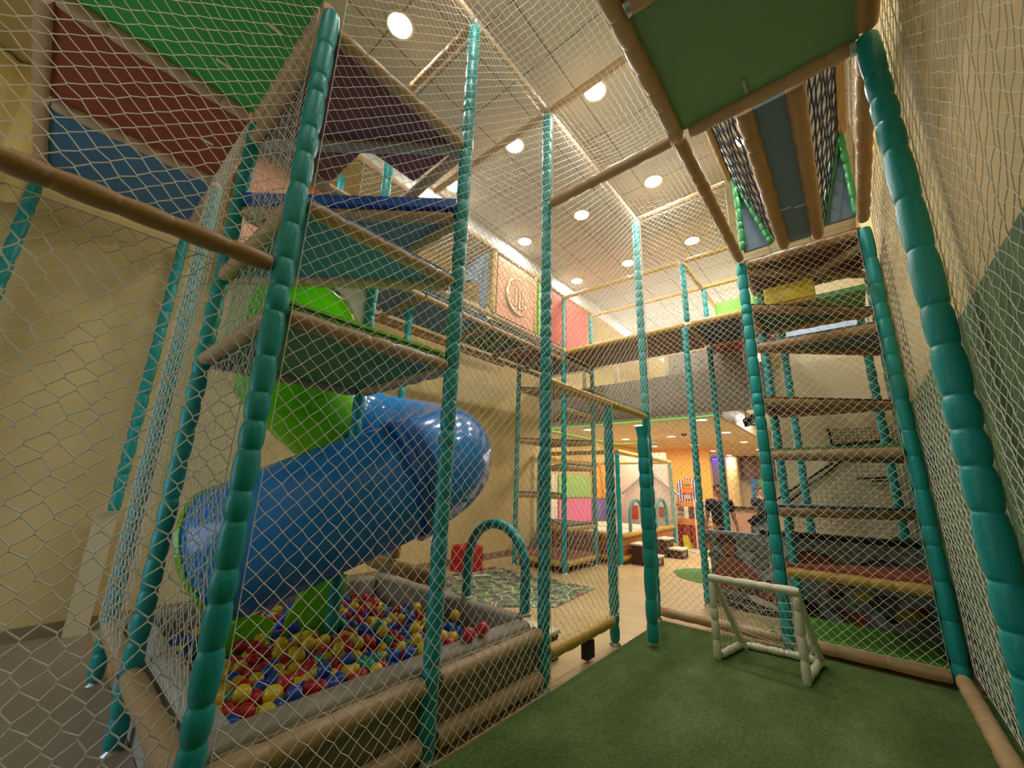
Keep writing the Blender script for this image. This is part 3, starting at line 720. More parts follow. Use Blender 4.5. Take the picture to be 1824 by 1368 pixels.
# ------------------------------------------------------------------ turf, rug, pouf, stools
b = MB(); b.box(XF + .09, .61, -2.6, Y5 - .09, 0.001, .022); solo('turf_carpet', b, TURF, 'green artificial turf covering the floor of the football cage', 'artificial turf')
def _rug(nt, co):
    v = nt.nodes.new('ShaderNodeTexVoronoi'); v.inputs['Scale'].default_value = 4.5; nt.links.new(mapping(nt, co, (1, .8, 1), (0, 0, .5)), v.inputs['Vector'])
    sep = nt.nodes.new('ShaderNodeSeparateColor'); nt.links.new(v.outputs['Color'], sep.inputs[0])
    c = ramp(nt, sep.outputs[0], [(0, '#5f7a3e'), (.2, '#6f6a58'), (.36, '#7f9a52'), (.5, '#57544c'), (.63, '#8fa060'), (.78, '#b9a85a'), (.86, '#6a8a4a'), (.95, '#b04838')], True)
    c2, f = brick(nt, mapping(nt, co, (1, 1, 1), (0, 0, .5)), '#ffffff', '#ffffff', '#000000', 1.6, .55, .42, .07, .5)
    c = mixc(nt, f, c, ramp(nt, f, [(0, '#55524a'), (1, '#55524a')]))
    w = nt.nodes.new('ShaderNodeTexVoronoi'); w.feature = 'DISTANCE_TO_EDGE'; w.inputs['Scale'].default_value = 3.4; nt.links.new(mapping(nt, co, (1, 1, 1), (0, 0, .9)), w.inputs['Vector'])
    return mixc(nt, ramp(nt, w.outputs['Distance'], [(0, '#ffffff'), (.014, '#ffffff'), (.02, '#000000')], True), c, ramp(nt, f, [(0, '#c4c0ac'), (1, '#c4c0ac')])), None
b = MB(); b.prism([(-3.42, 5.05, .003), (-3.54, 6.40, .003), (-5.86, 6.44, .003), (-5.95, 4.45, .003), (-4.3, 4.2, .003)], (0, 0, .008)); solo('road_rug', b, tex_mat('road_rug_print', _rug, .9), 'green and grey play rug printed with roads beside the ball pit', 'rug')
b = MB(); b.rbox(-6.22, -5.74, 5.55, 6.0, .0, .47, .05); solo('pouf', b, mat('red_leatherette', '#b5141c', .5, .25, 30), 'red cube pouf by the yellow wall at the edge of the rug', 'pouf')
b = MB(); b.box(-6.497, -6.485, 5.25, 5.37, .42, .55); b.box(-6.486, -6.48, 5.27, 5.35, .44, .53, 1); solo('wall_socket', b, [WHITEP, mat('grey_plastic', '#77736a', .5)], 'white socket on the yellow wall above the floor left of the red pouf', 'socket')
DB = mat('dark_brown_wood', '#4a2420', .55, var=.1); CT = mat('cream_carpet_top', '#d9cba8', .8, .2, 90)
def stool(x0, x1, y0, y1, h, label, grp='brown step stools', print_=False):
    t = thing('step_stool', label, 'stool', ((x0 + x1) / 2, (y0 + y1) / 2, 0), grp)
    b = MB(); b.box(x0, x1, y0, y1, 0, h - .04); make('box_body', b, DB, t)
    b = MB(); b.rbox(x0 - .02, x1 + .02, y0 - .02, y1 + .02, h - .038, h, .015); make('top_pad', b, CT, t)
    if print_:
        b = MB()
        for k in range(6): b.prism([(x1 + .003, y0 + .06 + .035 * k, .06 + .02 * (k % 3)), (x1 + .003, y0 + .085 + .035 * k, .06 + .02 * (k % 3)), (x1 + .003, y0 + .085 + .035 * k, .10 + .02 * (k % 3)), (x1 + .003, y0 + .06 + .035 * k, .11 + .01 * k)], (.002, 0, 0))
        make('side_print', b, CT, t)
stool(-4.04, -3.80, 8.98, 9.42, .44, 'tall brown step stool in front of the brick pen, nearer pair')
stool(-3.77, -3.50, 9.02, 9.44, .21, 'low brown step stool of the nearer pair in front of the brick pen', print_=True)
stool(-4.04, -3.78, 10.45, 10.95, .44, 'tall brown step stool of the farther pair beside the brick pen')
stool(-3.75, -3.44, 10.5, 10.95, .23, 'low brown step stool of the farther pair beside the brick pen', print_=True)
stool(-2.80, -2.46, 3.4, 3.68, .27, 'brown step stool behind the cage post at the corner of the ball pit')
# green disc on the hall floor
b = MB(); n = 40; pts = []
for k in range(n):
    a = 2 * PI * k / n
    q = 1.0 if not (3.35 < a < 3.75) else (.93 if k % 2 else 1.0)
    pts.append((-2.25 + .86 * q * math.cos(a), 9.0 + .8 * q * math.sin(a), .003))
b.prism(pts, (0, 0, .008)); solo('turf_disc', b, mat('green_disc_turf', '#4d7a35', .9, .4, 200), 'round green turf disc on the hall floor behind the mural wall', 'artificial turf')

# ------------------------------------------------------------------ football goal
fg = thing('football_goal', 'small cream padded football goal on the turf in front of the cage net', 'goal', (-.9, 5.0, .022))
gl_, gr_ = V((-1.28, 4.74, .06)), V((-.56, 4.72, .06)); bl_, brr = V((-1.17, 5.27, .06)), V((-.50, 5.33, .06))
tl_, tr_ = gl_ + V((.01, -.01, .68)), gr_ + V((.0, -.01, .68))
def gbar(a, c, name, r=.036, seg=.16):
    b = MB(); b.foam([a, c], r, seg, .76); make(name, b, GOALW, fg)
gbar(gl_ - V((0, 0, .035)), tl_ - V((0, 0, .01)), 'goal_post'); gbar(gr_ - V((0, 0, .035)), tr_ - V((0, 0, .01)), 'goal_post')
b = MB(); b.foam([tl_ + V((-.03, 0, .03)), tr_ + V((.03, 0, .03))], .038, .16, .80); make('crossbar', b, GOALW, fg)
gbar(tl_ + V((.01, .05, 0)), bl_, 'stay_bar', .033); gbar(tr_ + V((0, .05, 0)), brr, 'stay_bar', .033)
gbar(gl_ + V((.02, .05, 0)), bl_, 'base_bar', .035); gbar(gr_ + V((0, .05, 0)), brr, 'base_bar', .035)
gbar(bl_ + V((.05, 0, 0)), brr - V((.05, 0, 0)), 'rear_bar', .035)
S = []
for i in range(15):
    t = i / 14
    a = tl_.lerp(tr_, t); c = bl_.lerp(brr, t)
    S.append([a + V((0, .02, 0)), a.lerp(c, .35) + V((0, .02, -.04)), a.lerp(c, .7) + V((0, .02, -.03)), c])
    a2 = tl_.lerp(tr_, (t * 1.2) % 1); c2 = bl_.lerp(brr, 1 - t); S.append([a2 + V((0, .02, 0)), a2.lerp(c2, .5) + V((0, .02, -.05)), c2])
for i in range(1, 8):
    t = i / 8; S.append([tl_.lerp(bl_, t), tl_.lerp(bl_, t).lerp(tr_.lerp(brr, t), .5) + V((0, .01, -.05)), tr_.lerp(brr, t)])
for a, c, e in ((tl_, bl_, gl_), (tr_, brr, gr_)):
    for i in range(1, 8):
        t = i / 8; S.append([e.lerp(a, t), e.lerp(a, t).lerp(c.lerp(a, t), .5) + V((.004, 0, -.02)), c.lerp(a, t)]); S.append([e.lerp(c, t), a.lerp(c, t)])
curve('goal_net', S, .0022, NETM, fg)

# ------------------------------------------------------------------ mural wall and stair behind the right tower
mw = thing('mural_wall', 'low wall painted with a grey stone mural behind the right climbing tower', 'wall', (-.6, 6.95, 0))
def _stone(nt, co):
    v = nt.nodes.new('ShaderNodeTexVoronoi'); v.feature = 'DISTANCE_TO_EDGE'; v.inputs['Scale'].default_value = 5.5; nt.links.new(mapping(nt, co, (1, 1, 1.35)), v.inputs['Vector'])
    a = ramp(nt, noise(nt, co, 4, 6), [(.3, '#6d7372'), (.5, '#92979a'), (.7, '#a9adb2')])
    return mixc(nt, ramp(nt, v.outputs['Distance'], [(0, '#ffffff'), (.03, '#bbbbbb'), (.07, '#000000')]), a, ramp(nt, noise(nt, co, 3, 2), [(0, '#4c5248'), (1, '#5c5f5c')])), None
STONE = tex_mat('grey_stone_print', _stone, .7)
b = MB(); b.box(-1.83, .6, 6.85, 6.98, .0, 1.05); make('wall_body', b, STONE, mw)
yf = 6.847
def flat(poly, d): return [(x, yf - d, z) for x, z in poly]
def ell(cx, cz, rx, rz, a0=0, a1=360, n=24): return [(cx + rx * math.cos(math.radians(a0 + (a1 - a0) * k / n)), cz + rz * math.sin(math.radians(a0 + (a1 - a0) * k / n))) for k in range(n)]
b = MB(); e = (0, .002, 0)
def blob(poly, d, m_, o=.016):
    c = (sum(p[0] for p in poly) / len(poly), sum(p[1] for p in poly) / len(poly))
    big = []
    for x, z in poly:
        l = math.hypot(x - c[0], z - c[1]) or 1; big.append((x + (x - c[0]) / l * o, z + (z - c[1]) / l * o))
    b.prism(flat(big, d), e, 1); b.prism(flat(poly, d + .0025), e, m_)
for x, z, r_ in ((-1.76, .93, .10), (-1.30, .90, .12), (-1.12, .82, .11), (-1.18, .66, .10), (-1.78, .7, .07)): blob(ell(x, z, r_, r_ * .75, 0, 360, 9), .001, 10, .012)
blob([(-1.80, .06), (-1.45, .0), (-1.0, .02), (-.94, .10), (-1.3, .18), (-1.74, .22)], .003, 11)
blob([(-1.58, .30), (-1.40, .26), (-1.14, .12), (-1.02, .10), (-1.03, .18), (-1.2, .28), (-1.36, .38)], .0045, 4)       # leg
blob([(-1.72, .62), (-1.64, .70), (-1.52, .72), (-1.42, .68), (-1.36, .56), (-1.40, .38), (-1.48, .28), (-1.62, .28), (-1.72, .40)], .006, 0)   # torso
for x, z in ((-1.60, .58), (-1.48, .57)): blob(ell(x, z, .07, .055, 0, 360, 12), .009, 0, .007)
for x, z in ((-1.59, .46), (-1.51, .46), (-1.58, .38), (-1.51, .38)): blob(ell(x, z, .033, .03, 0, 360, 10), .009, 0, .006)
blob([(-1.74, .62), (-1.67, .64), (-1.66, .50), (-1.70, .36), (-1.78, .34), (-1.80, .46)], .0075, 0)
blob([(-1.82, .34), (-1.70, .38), (-1.66, .26), (-1.76, .18), (-1.82, .22)], .010, 5)
blob([(-1.46, .68), (-1.37, .64), (-1.22, .48), (-1.10, .40), (-1.14, .34), (-1.28, .40), (-1.42, .54)], .0105, 0)     # outstretched arm
blob(ell(-1.05, .33, .145, .125, 0, 360, 22), .013, 2)                                                                 # ball
b.prism(flat(ell(-1.05, .33, .01, .12, 0, 360, 10), .0165), e, 1); b.prism(flat([(-1.19, .335), (-.91, .315), (-.91, .325), (-1.19, .345)], .0165), e, 1)
blob([(-1.62, .74), (-1.52, .72), (-1.47, .82), (-1.52, .90), (-1.62, .90), (-1.66, .82)], .0125, 0, .012)             # head
blob([(-1.68, .84), (-1.62, .90), (-1.5, .88), (-1.46, .93), (-1.52, 1.0), (-1.66, 1.01), (-1.72, .93)], .0155, 4, .010)  # hair
blob([(-1.44, .48), (-1.34, .46), (-1.30, .34), (-1.40, .32)], .0125, 7, .010)
b.prism(flat([(-1.4, .22), (-1.3, .24), (-1.05, .16), (-1.0, .10), (-1.25, .13)], .0095), e, 6)
b.prism(flat(ell(-.58, .52, .40, .38, 0, 180), .003), e, 1); b.prism(flat(ell(-.58, .53, .37, .35, 0, 180), .005), e, 3)  # brown dome
for k in range(34):
    x = -.84 + .52 * rnd.random(); z = .56 + .17 * rnd.random(); w = .03 + .04 * rnd.random()
    b.prism(flat([(x, z), (x + w, z + .01), (x + w * .7, z + .03), (x - .01, z + .025)], .007 + .0003 * k), e, 6 if z > .63 else 7)
for rr, m_ in ((.33, 1), (.31, 8), (.24, 1), (.22, 8), (.14, 9)): b.prism(flat(ell(.12, .55, rr, rr, 0, 180), .012 - rr * .02), e, m_)
for k in range(26):
    x = -.9 + 1.45 * rnd.random(); z = .08 + .38 * rnd.random(); w = .05 + .08 * rnd.random()
    b.prism(flat(ell(x, z, w, w * .6, 0, 360, 9), .012 + .0003 * k), e, (3, 9, 4, 8, 1, 7)[k % 6])
make('mural_print', b, [mat('mural_brown', '#96583c', .7), mat('mural_black', '#1e1712', .7), mat('mural_orange', '#9c4a2c', .7), mat('mural_rust', '#94482e', .7), mat('mural_maroon', '#54261e', .7), mat('mural_red', '#b03022', .7), mat('mural_white', '#cfc9ba', .7), mat('mural_mustard', '#a89440', .7), mat('mural_slate', '#4e5a62', .7), mat('mural_dark_olive', '#3a3c28', .7), mat('mural_sage', '#6f7a66', .7), mat('mural_umber', '#2e211a', .7)], mw)
b = MB(); b.box(-1.15, .6, 6.83, 7.0, 1.05, 1.12); make('coping', b, BLACK, mw, label='black top edge')
# stairs up behind the mural
st = thing('staircase', 'staircase with a dark stone printed side rising behind the mural wall', 'stairs', (-.6, 8.3, 0))
b = MB(); b.prism([(-1.46, 7.9, 0), (.55, 7.9, 0), (.55, 7.9, 1.02), (-1.2, 7.9, 1.02), (-1.46, 7.9, .95)], (0, .1, 0)); b.prism([(-1.47, 7.88, .86), (-1.40, 7.88, 1.25), (-1.16, 7.88, 1.33), (-1.12, 7.88, .86)], (0, .05, 0)); make('side_panel', b, STONE, st)
b = MB(); b.prism([(-1.48, 7.86, 1.16), (-1.14, 7.86, 1.42), (-1.05, 7.86, 1.42), (-1.05, 7.86, 1.30), (-1.40, 7.86, 1.08)], (0, .05, 0)); make('slope_cap', b, BLACK, st)
for k in range(6):
    b = MB(); b.box(-1.0 + .26 * k, -.72 + .26 * k, 8.1, 8.9, .0, .17 * (k + 1)); make('step', b, DB, st)
hr_ = thing('stair_rail', 'two black handrails climbing across the cream wall behind the right tower', 'handrail', (-.7, 8.95, 1.2))
for a, c in (((-1.36, 8.93, 1.36), (-.26, 8.93, 2.16)), ((-1.1, 8.93, 1.36), (-.02, 8.93, 2.3))):
    b = MB(); b.sweep([a, c], .02, 8); make('handrail', b, BLACK, hr_)
n_ = thing('stair_net', 'black square mesh net hung on the cream wall behind the right tower', 'net', (-.1, 8.8, 1.0))
net('mesh', (-1.0, 8.8, 1.06), (1, 0, 0), 1.55, (0, 0, 1), 1.1, .15, BNET, .0028, parent=n_, sq=True, noise=.012, mask=lambda u, v: v < .25 + u * .9)
t = thing('net_basket', 'dark framed mesh guard high on the cream wall behind the right tower', 'guard', (.15, 8.8, 2.4))
net('mesh', (-.24, 8.75, 2.44), (1, 0, 0), .80, (0, 0, 1), .27, .11, BNET, .004, parent=t, sq=True, noise=.005)
b = MB(); b.sweep([(-.24, 8.75, 2.74), (-.22, 8.75, 2.44), (.56, 8.75, 2.5)], .028, 8); make('frame_bar', b, BLACK, t)
b = MB(); b.sweep([(.02, 8.9, 1.9), (.5, 8.9, 1.92)], .018, 8); b.sweep([(.2, 8.9, 1.86), (.5, 8.9, 1.87)], .014, 8); solo('wall_bar', b, BLACK, 'short black bar on the cream wall below the dark mesh guard', 'bar')
b = MB(); b.box(-.72, .54, 8.93, 8.995, 4.46, 4.78); solo('wall_strip', b, mat('pale_blue_strip_colour', '#b9d4f2', .4), 'pale blue strip on the cream wall seen through the right climbing tower', 'panel')  # plain pale blue strip standing in for a bluish-white band
# extra teal posts between tower and stair wall
ps = thing('rear_frame', 'pair of teal padded posts standing behind the right climbing tower', 'climbing frame', (-.1, 7.79, 0))
post(ps, -.62, 7.79, 0, 4.4, .054); post(ps, .406, 7.79, 0, 4.4, .054)

# ------------------------------------------------------------------ far climbing tower, walkway and bridge deck
TX0, TX1, TY0, TY1 = -5.75, -4.50, 6.95, 8.20
ct = thing('climbing_tower', 'narrow far climbing tower with stacked steps beside the yellow wall', 'climbing frame', (-5.1, 7.6, 0))
for x, y in ((TX1, TY0), (TX0, TY0), (TX1, TY1), (TX0, TY1)): post(ct, x, y, 0, 5.75 if x == TX1 else 4.45, .052)
C1, C2, C3, C4 = (TX1, TY0), (TX1, TY1), (TX0, TY1), (TX0, TY0)
platform(ct, [C1, C2, C3, C4], .17, M_RED, rm=YTAN, r=.055)
for z, k, m in ((.80, 0, M_NAVY), (1.42, 1, M_SLATE), (2.02, 0, M_NAVY), (2.60, 1, M_RED), (3.22, 0, M_DGREEN), (3.80, 1, M_BROWN)):
    platform(ct, [C1, C2, C3] if k == 0 else [C1, C3, C4] if z < 2 else [C2, C3, C4], z, m, rm=YTAN, r=.048)
DZ = 4.42
wk = thing('raised_walkway', 'raised walkway of coloured mats running along the left wall to the far tower', 'walkway', (-5.1, 4.5, DZ))
ys = [1.9, 3.2, 4.62, 5.88, 6.95, 8.2]
for i, m in enumerate((M_SLATE, M_BLUE, M_DGREEN, M_DRED, M_NAVY)):
    b = MB(); b.box(TX0 + .05, TX1 - .05, ys[i] + .03, ys[i + 1] - .03, DZ - .02, DZ + .06); make('deck_mat', b, m, wk)
    rail(wk, (TX1, ys[i], DZ + .10), (TX1, ys[i + 1], DZ + .10), .048, TAN, .2, .02, 'edge_roll'); rail(wk, (TX0, ys[i], DZ - .1), (TX0, ys[i + 1], DZ - .1), .048, TAN, .2, .02, 'edge_roll')
    rail(wk, (TX1, ys[i], DZ - .12), (TX1, ys[i + 1], DZ - .12), .045, TAN, .2, .02, 'lower_rail'); rail(wk, (TX1, ys[i], 5.83), (TX1, ys[i + 1], 5.83), .04, TAN, .2, .04, 'top_rail')
    if i: rail(wk, (TX1, ys[i], DZ - .12), (TX0, ys[i], DZ - .12), .045, BROWNF, .25, .05, 'cross_rail')
rail(wk, (-6.3, 1.9, DZ + .08), (-6.3, 7, DZ + .08), .045, BROWNF, .2, .02, 'wall_rail')
post(wk, -4.87, 3.22, 0, DZ - .18, .052)
for y in (2.38, 4.66, 5.88): post(wk, TX1, y, DZ + .16, 5.8, .045, TEAL if y < 3 else YTAN, .18, foot=False, name='upright')
post(wk, -4.95, 1.95, DZ + .1, 5.8, .05, foot=False, name='upright')
bd = thing('raised_bridge', 'raised bridge deck with a brown underside crossing towards the right tower', 'bridge', (-2.6, 7.6, DZ))
SL = tex_mat('brown_slat_underside', lambda nt, co: (brick(nt, mapping(nt, co, (1, 1, 1), (0, 0, 0)), '#8a6238', '#7c5730', '#4a331c', 1, 3.0, .14, .012)[0], None), .6)
b = MB(); b.box(TX1 + .06, -1.95, TY0 + .05, TY1 - .05, DZ, DZ + .08); make('deck_mat', b, SL, bd)
b = MB(); b.box(-1.84, X5 - .03, TY0 + .05, TY1 - .05, DZ + .02, DZ + .10); make('deck_mat', b, M_NAVY, bd)
b = MB(); b.box(-1.84, X5 - .03, TY1 + .06, 8.84, DZ + .02, DZ + .10); make('deck_mat', b, mat('rose_mat_vinyl', '#b5483e', .35), bd)
b = MB(); b.box(X5 + .05, X6, TY0 + .05, TY1, DZ + .02, DZ + .1); make('deck_mat', b, M_GREEN, bd)
for y in (TY0, TY1):
    rail(bd, (TX1, y, DZ + .05), (-1.9, y, DZ + .05), .055, YTAN, .2, .06, 'edge_roll'); rail(bd, (-1.9, y, DZ + .05), (X5, y, DZ + .05), .055, YTAN, .2, .06, 'edge_roll')
    rail(bd, (TX1, y, 5.78), (-1.9, y, 5.72), .042, YTAN, .16, .05, 'top_rail'); rail(bd, (-1.9, y, 5.72), (X5, y, 5.70), .042, YTAN, .16, .05, 'top_rail')
rail(bd, (-1.9, TY0, DZ + .05), (-1.9, TY1, DZ + .05), .05, TAN, .2, .06, 'cross_rail'); rail(bd, (-1.9, TY1, DZ + .05), (-1.9, 8.84, DZ + .05), .05, TAN, .2, .06, 'cross_rail'); rail(bd, (-1.9, TY0, 5.70), (-1.9, 9.6, 5.70), .042, YTAN, .16, .05, 'top_rail')
rail(bd, (X5, TY1, DZ + .05), (X5, 8.84, DZ + .05), .05, TAN, .2, .06, 'cross_rail')
post(bd, -1.9, 6.78, 0, DZ - .06, .052); post(bd, -1.86, TY1, 0, DZ - .02, .052)
post(bd, -1.9, TY0, DZ + .12, 5.66, .05, foot=False, name='upright'); post(bd, -1.86, TY1, DZ + .12, 5.66, .048, foot=False, name='upright')
t = thing('foam_block', 'lime green foam block on the raised bridge deck', 'foam block', (-1.35, 8.2, 4.54))
b = MB(); b.rbox(-1.72, -1.02, 8.3, 8.6, 4.94, 5.36, .04); make('block_body', b, M_LIME, t)

# panels of the playhouse along the walkway
def _pb(nt, co):
    c, f = brick(nt, mapping(nt, co, (1, 1, 1), (PI / 2, 0, PI / 2)), '#eea67e', '#e5966c', '#a8693f', 1, .26, .13, .008)
    return c, None
PEACH = tex_mat('peach_brick_print', _pb, .6)
pn = thing('playhouse_front', 'playhouse front of peach brick, lime and coral panels on the raised walkway', 'playhouse', (-4.5, 5.27, DZ))
b = MB(); b.box(TX1 - .03, TX1 + .02, 4.74, 5.82, DZ + .17, 5.76); make('brick_panel', b, PEACH, pn, label='peach brick panel with a metal cutlery emblem')
GOLD = mat('pale_gold_metal', '#c9b98f', .3, metal=.7)
cp = []
for k in range(33):
    a = math.radians(70 + 260 * k / 32); cp.append((TX1 + .045, 5.30 - .33 * math.cos(a) * -1, 5.12 + .36 * math.sin(a)))
b = MB(); b.sweep(cp, [.006 + .026 * math.sin(PI * k / 32) for k in range(33)], 10); make('crescent', b, GOLD, pn)
for dy, l in ((-.10, .36), (0, .44), (.10, .40), (.17, .30)):
    b = MB(); b.sweep([(TX1 + .04, 5.34 + dy, 5.10 - l / 2), (TX1 + .04, 5.34 + dy, 5.10 + l * .1), (TX1 + .04, 5.34 + dy, 5.10 + l / 2)], [.024, .012, .02], 8); make('cutlery', b, GOLD, pn)
b = MB(); b.box(TX1 - .03, TX1 + .02, 6.0, 6.14, DZ + .17, 5.74); make('lime_panel', b, M_LIME, pn, label='narrow lime green panel')
b = MB(); b.box(TX1 - .03, TX1 + .02, 6.28, 6.86, DZ + .17, 5.76); make('coral_panel', b, mat('coral_panel_vinyl', '#d2513a', .6), pn, label='coral red panel')
b = MB(); b.box(TX1 - .03, TX1 + .02, 7.04, 7.98, DZ + .17, 5.80); make('coral_panel', b, mat('coral_panel_vinyl', '#dd5f50', .6), pn, label='coral red panel')
b = MB(); yy = 4.55; n = 14
outer = [(-5.7, DZ + .1), (-5.7, 5.75), (-4.60, 5.75), (-4.60, DZ + .1), (-4.74, DZ + .1)]
inner = [(-5.15 + .40 * math.cos(PI * k / n), 5.0 + .38 * math.sin(PI * k / n)) for k in range(n + 1)]
b.prism([(x, yy, z) for x, z in outer + inner] + [(-5.55, yy, DZ + .1)], (0, .06, 0)); solo('arch_screen', b, mat('blue_grey_panel', '#6f8796', .6), 'blue grey panel with an arched doorway across the raised walkway', 'panel')
b = MB(); b.box(TX0 - .03, TX0 + .02, 1.0, 2.75, 4.55, 6.0); solo('brick_screen', b, PEACH, 'peach brick panel against the left wall behind the near tower', 'panel')
for (y, z, l) in ((2.75, 5.35, 'upper'), (2.55, 4.95, 'lower')):
    b = MB(); b.ball((-5.2, y, z), .16, 16, 10, sc=(1, 1.3, .8)); solo('foam_leaf', b, mat('leaf_green_foam', '#7cc23c', .5), '%s green foam leaf above the blue step of the near tower' % l, 'decoration')
b = MB(); b.box(-5.62, -5.57, 3.35, 4.2, DZ + .1, 5.5); solo('crash_mat', b, M_RED, 'dark red mat standing on the walkway behind the near tower', 'mat')

# ------------------------------------------------------------------ toddler pen in the low hall
PX, PY0, PY1 = -4.13, 8.62, 12.1
tp = thing('toddler_pen', 'toddler pen on a brick base with yellow rails and coloured rear panels', 'play pen', (-5.2, 10.3, 0))
BRK = tex_mat('orange_brick_print', lambda nt, co: (brick(nt, mapping(nt, co, (1, 1, 1), (PI / 2, 0, PI / 2)), '#b9713f', '#a5613a', '#6e3c20', 1, .24, .12, .012)[0], None), .6)
BRK2 = tex_mat('brown_brick_print', lambda nt, co: (brick(nt, mapping(nt, co, (1, 1, 1), (PI / 2, 0, 0)), '#b9713f', '#a5613a', '#6e3c20', 1, .24, .12, .012)[0], None), .6)
b = MB(); b.box(PX - .06, PX - .01, PY0 + .06, PY1 - .05, .06, .55); make('side_brick_pad', b, BRK, tp)
b = MB(); b.box(-6.4, PX - .08, PY0 + .0, PY0 + .05, .06, .55); make('front_brick_pad', b, BRK2, tp)
b = MB(); b.box(-6.4, PX - .08, PY0 + .07, PY1 - .05, .48, .58); make('soft_floor', b, mat('cream_soft_floor', '#e6d6c2', .6), tp)
for y in (9.6, 10.9):
    b = MB(); b.rbox(-6.2, PX - .2, y - .5, y + .5, .58, .62, .02); make('floor_pad', b, mat('white_pad_vinyl', '#efe6d8', .5), tp)
post(tp, PX, PY0, 0, 2.40, .052, mat('aqua_vinyl', '#1fa5a5', .38, .2, 50), .3); post(tp, PX, PY1, 0, 2.36, .052, None, .3); post(tp, -6.36, PY0, 0, 2.4, .05, None, .3)
for z in (.60, .12): rail(tp, (PX, PY0, z), (PX, PY1, z), .058, YTAN, .3, .05); rail(tp, (PX, PY0, z), (-6.36, PY0, z), .055, YTAN, .3, .05)
rail(tp, (PX, PY0, 2.44), (PX, PY1, 2.40), .058, YTAN, .3, 0, 'top_rail'); rail(tp, (PX, PY0, 2.44), (-6.36, PY0, 2.44), .055, YTAN, .3, 0, 'top_rail'); rail(tp, (PX, PY1, 2.4), (-6.36, PY1, 2.4), .05, YTAN, .3, 0, 'top_rail'); rail(tp, (-6.36, PY0, 2.4), (-6.36, PY1, 2.4), .05, YTAN, .3, 0, 'top_rail')
for y0, y1, z0, z1, c, nm in ((8.75, 9.6, .62, 1.28, '#efe6da', 'white_panel'), (8.75, 9.6, 1.32, 1.95, '#e6d9c2', 'cream_panel'), (9.68, 11.5, .62, 1.28, '#f070a8', 'pink_panel'), (9.68, 11.5, 1.32, 1.95, '#9ccf6a', 'green_panel'), (11.56, 13.2, .62, 1.24, '#7f70c0', 'purple_panel'), (11.56, 13.2, 1.28, 2.35, '#f2a83a', 'orange_panel')):
    b = MB(); b.rbox(-6.49, -6.43, y0, y1, z0, z1, .02); make(nm, b, mat(nm + '_vinyl', c, .6), tp)
for yc in (9.53, 11.18):
    a_ = [(PX, yc - .36, .66), (PX, yc - .36, 1.0)] + [(PX, yc - .36 * math.cos(PI * k / 14), 1.0 + .36 * math.sin(PI * k / 14)) for k in range(15)] + [(PX, yc + .36, .66)]
    b = MB(); b.foam(a_, .042, .14, .86, 10); make('arch', b, TEAL, tp)
# pitched play house at the far side of the pen
ph = thing('play_house', 'pale pitched play house facade behind the toddler pen net', 'play house', (-5.0, 12.6, 0))
b = MB(); b.prism([(-5.75, 12.5, .0), (-4.2, 12.5, 0), (-4.2, 12.5, 1.5), (-4.95, 12.5, 2.1), (-5.75, 12.5, 1.5)], (0, .08, 0)); make('facade', b, mat('lilac_print', '#dfcdc8', .6, var=.1, vscale=6), ph)
b = MB()
for s in (-1, 1): b.sweep([(-4.95, 12.46, 2.16), (-4.95 + s * .9, 12.46, 1.46)], .04, 4)
make('roof_edge', b, mat('slate_blue_print', '#b0b0bd', .6), ph)
b = MB(); b.box(-6.4, -4.46, 12.75, 12.8, 0, 2.75); make('pale_backdrop', b, mat('pale_pink_paint', '#ecd9cf', .7), ph)
for k in range(5):
    b = MB(); b.box(-5.6 + .3 * k, -5.35 + .3 * k, 12.47, 12.5, .7 + .12 * (k % 2), 1.1); make('shop_picture', b, mat('shop_print', ('#c05040', '#e0a050', '#7080a0', '#b06050', '#e0c090')[k], .6), ph)
# snack booth
bo = thing('snack_booth', 'toy burger booth with purple striped arched top and orange counter', 'play booth', (-3.9, 12.8, 0))
W0, W1 = -4.22, -3.58; cxb = (W0 + W1) / 2; YB_ = 12.8
b = MB(); top = [(W0, 1.28), (W1, 1.28), (W1, 1.72)] + [(cxb + .32 * math.cos(PI * k / 12), 1.72 + .24 * math.sin(PI * k / 12)) for k in range(1, 12)] + [(W0, 1.72)]
b.prism([(x, YB_, z) for x, z in top], (0, .05, 0)); make('arched_top', b, tex_mat('purple_stripe_print', lambda nt, co: (stripes(nt, co, 0, 13, '#5a3a7c', '#eadde8'), None), .6), bo)
b = MB(); b.box(cxb - .17, cxb + .17, YB_ - .03, YB_, 1.52, 1.68); b.rbox(cxb - .12, cxb + .12, YB_ - .03, YB_, 1.68, 1.90, .02, 1); b.box(cxb - .09, cxb + .09, YB_ - .025, YB_, 1.36, 1.48, 2); b.box(cxb - .10, cxb + .1, YB_ - .035, YB_ - .028, 1.74, 1.79, 3); make('booth_sign', b, [mat('orange_sign_print', '#e8622c', .5), mat('red_orange_print', '#e58a3c', .5), mat('peach_print', '#d9a888', .5), mat('lettuce_print', '#5a8a3a', .5)], bo)
tx = bpy.data.curves.new('sign_text', 'FONT'); tx.body = 'BURGER'; tx.size = .10; tx.align_x = 'CENTER'; tx.extrude = .002; SY = mat('sign_yellow', '#f6d070', .5)
to_ = bpy.data.objects.new('sign_text_source', tx); COL.objects.link(to_); bpy.context.view_layer.update()
tm = bpy.data.meshes.new_from_object(to_.evaluated_get(bpy.context.evaluated_depsgraph_get())); bpy.data.objects.remove(to_); tm.materials.clear(); tm.materials.append(SY)
to = bpy.data.objects.new('sign_lettering', tm); COL.objects.link(to); to.parent = bo; to.location = (cxb + 3.9, -.035, 1.565); to.rotation_euler = (PI / 2, 0, 0)
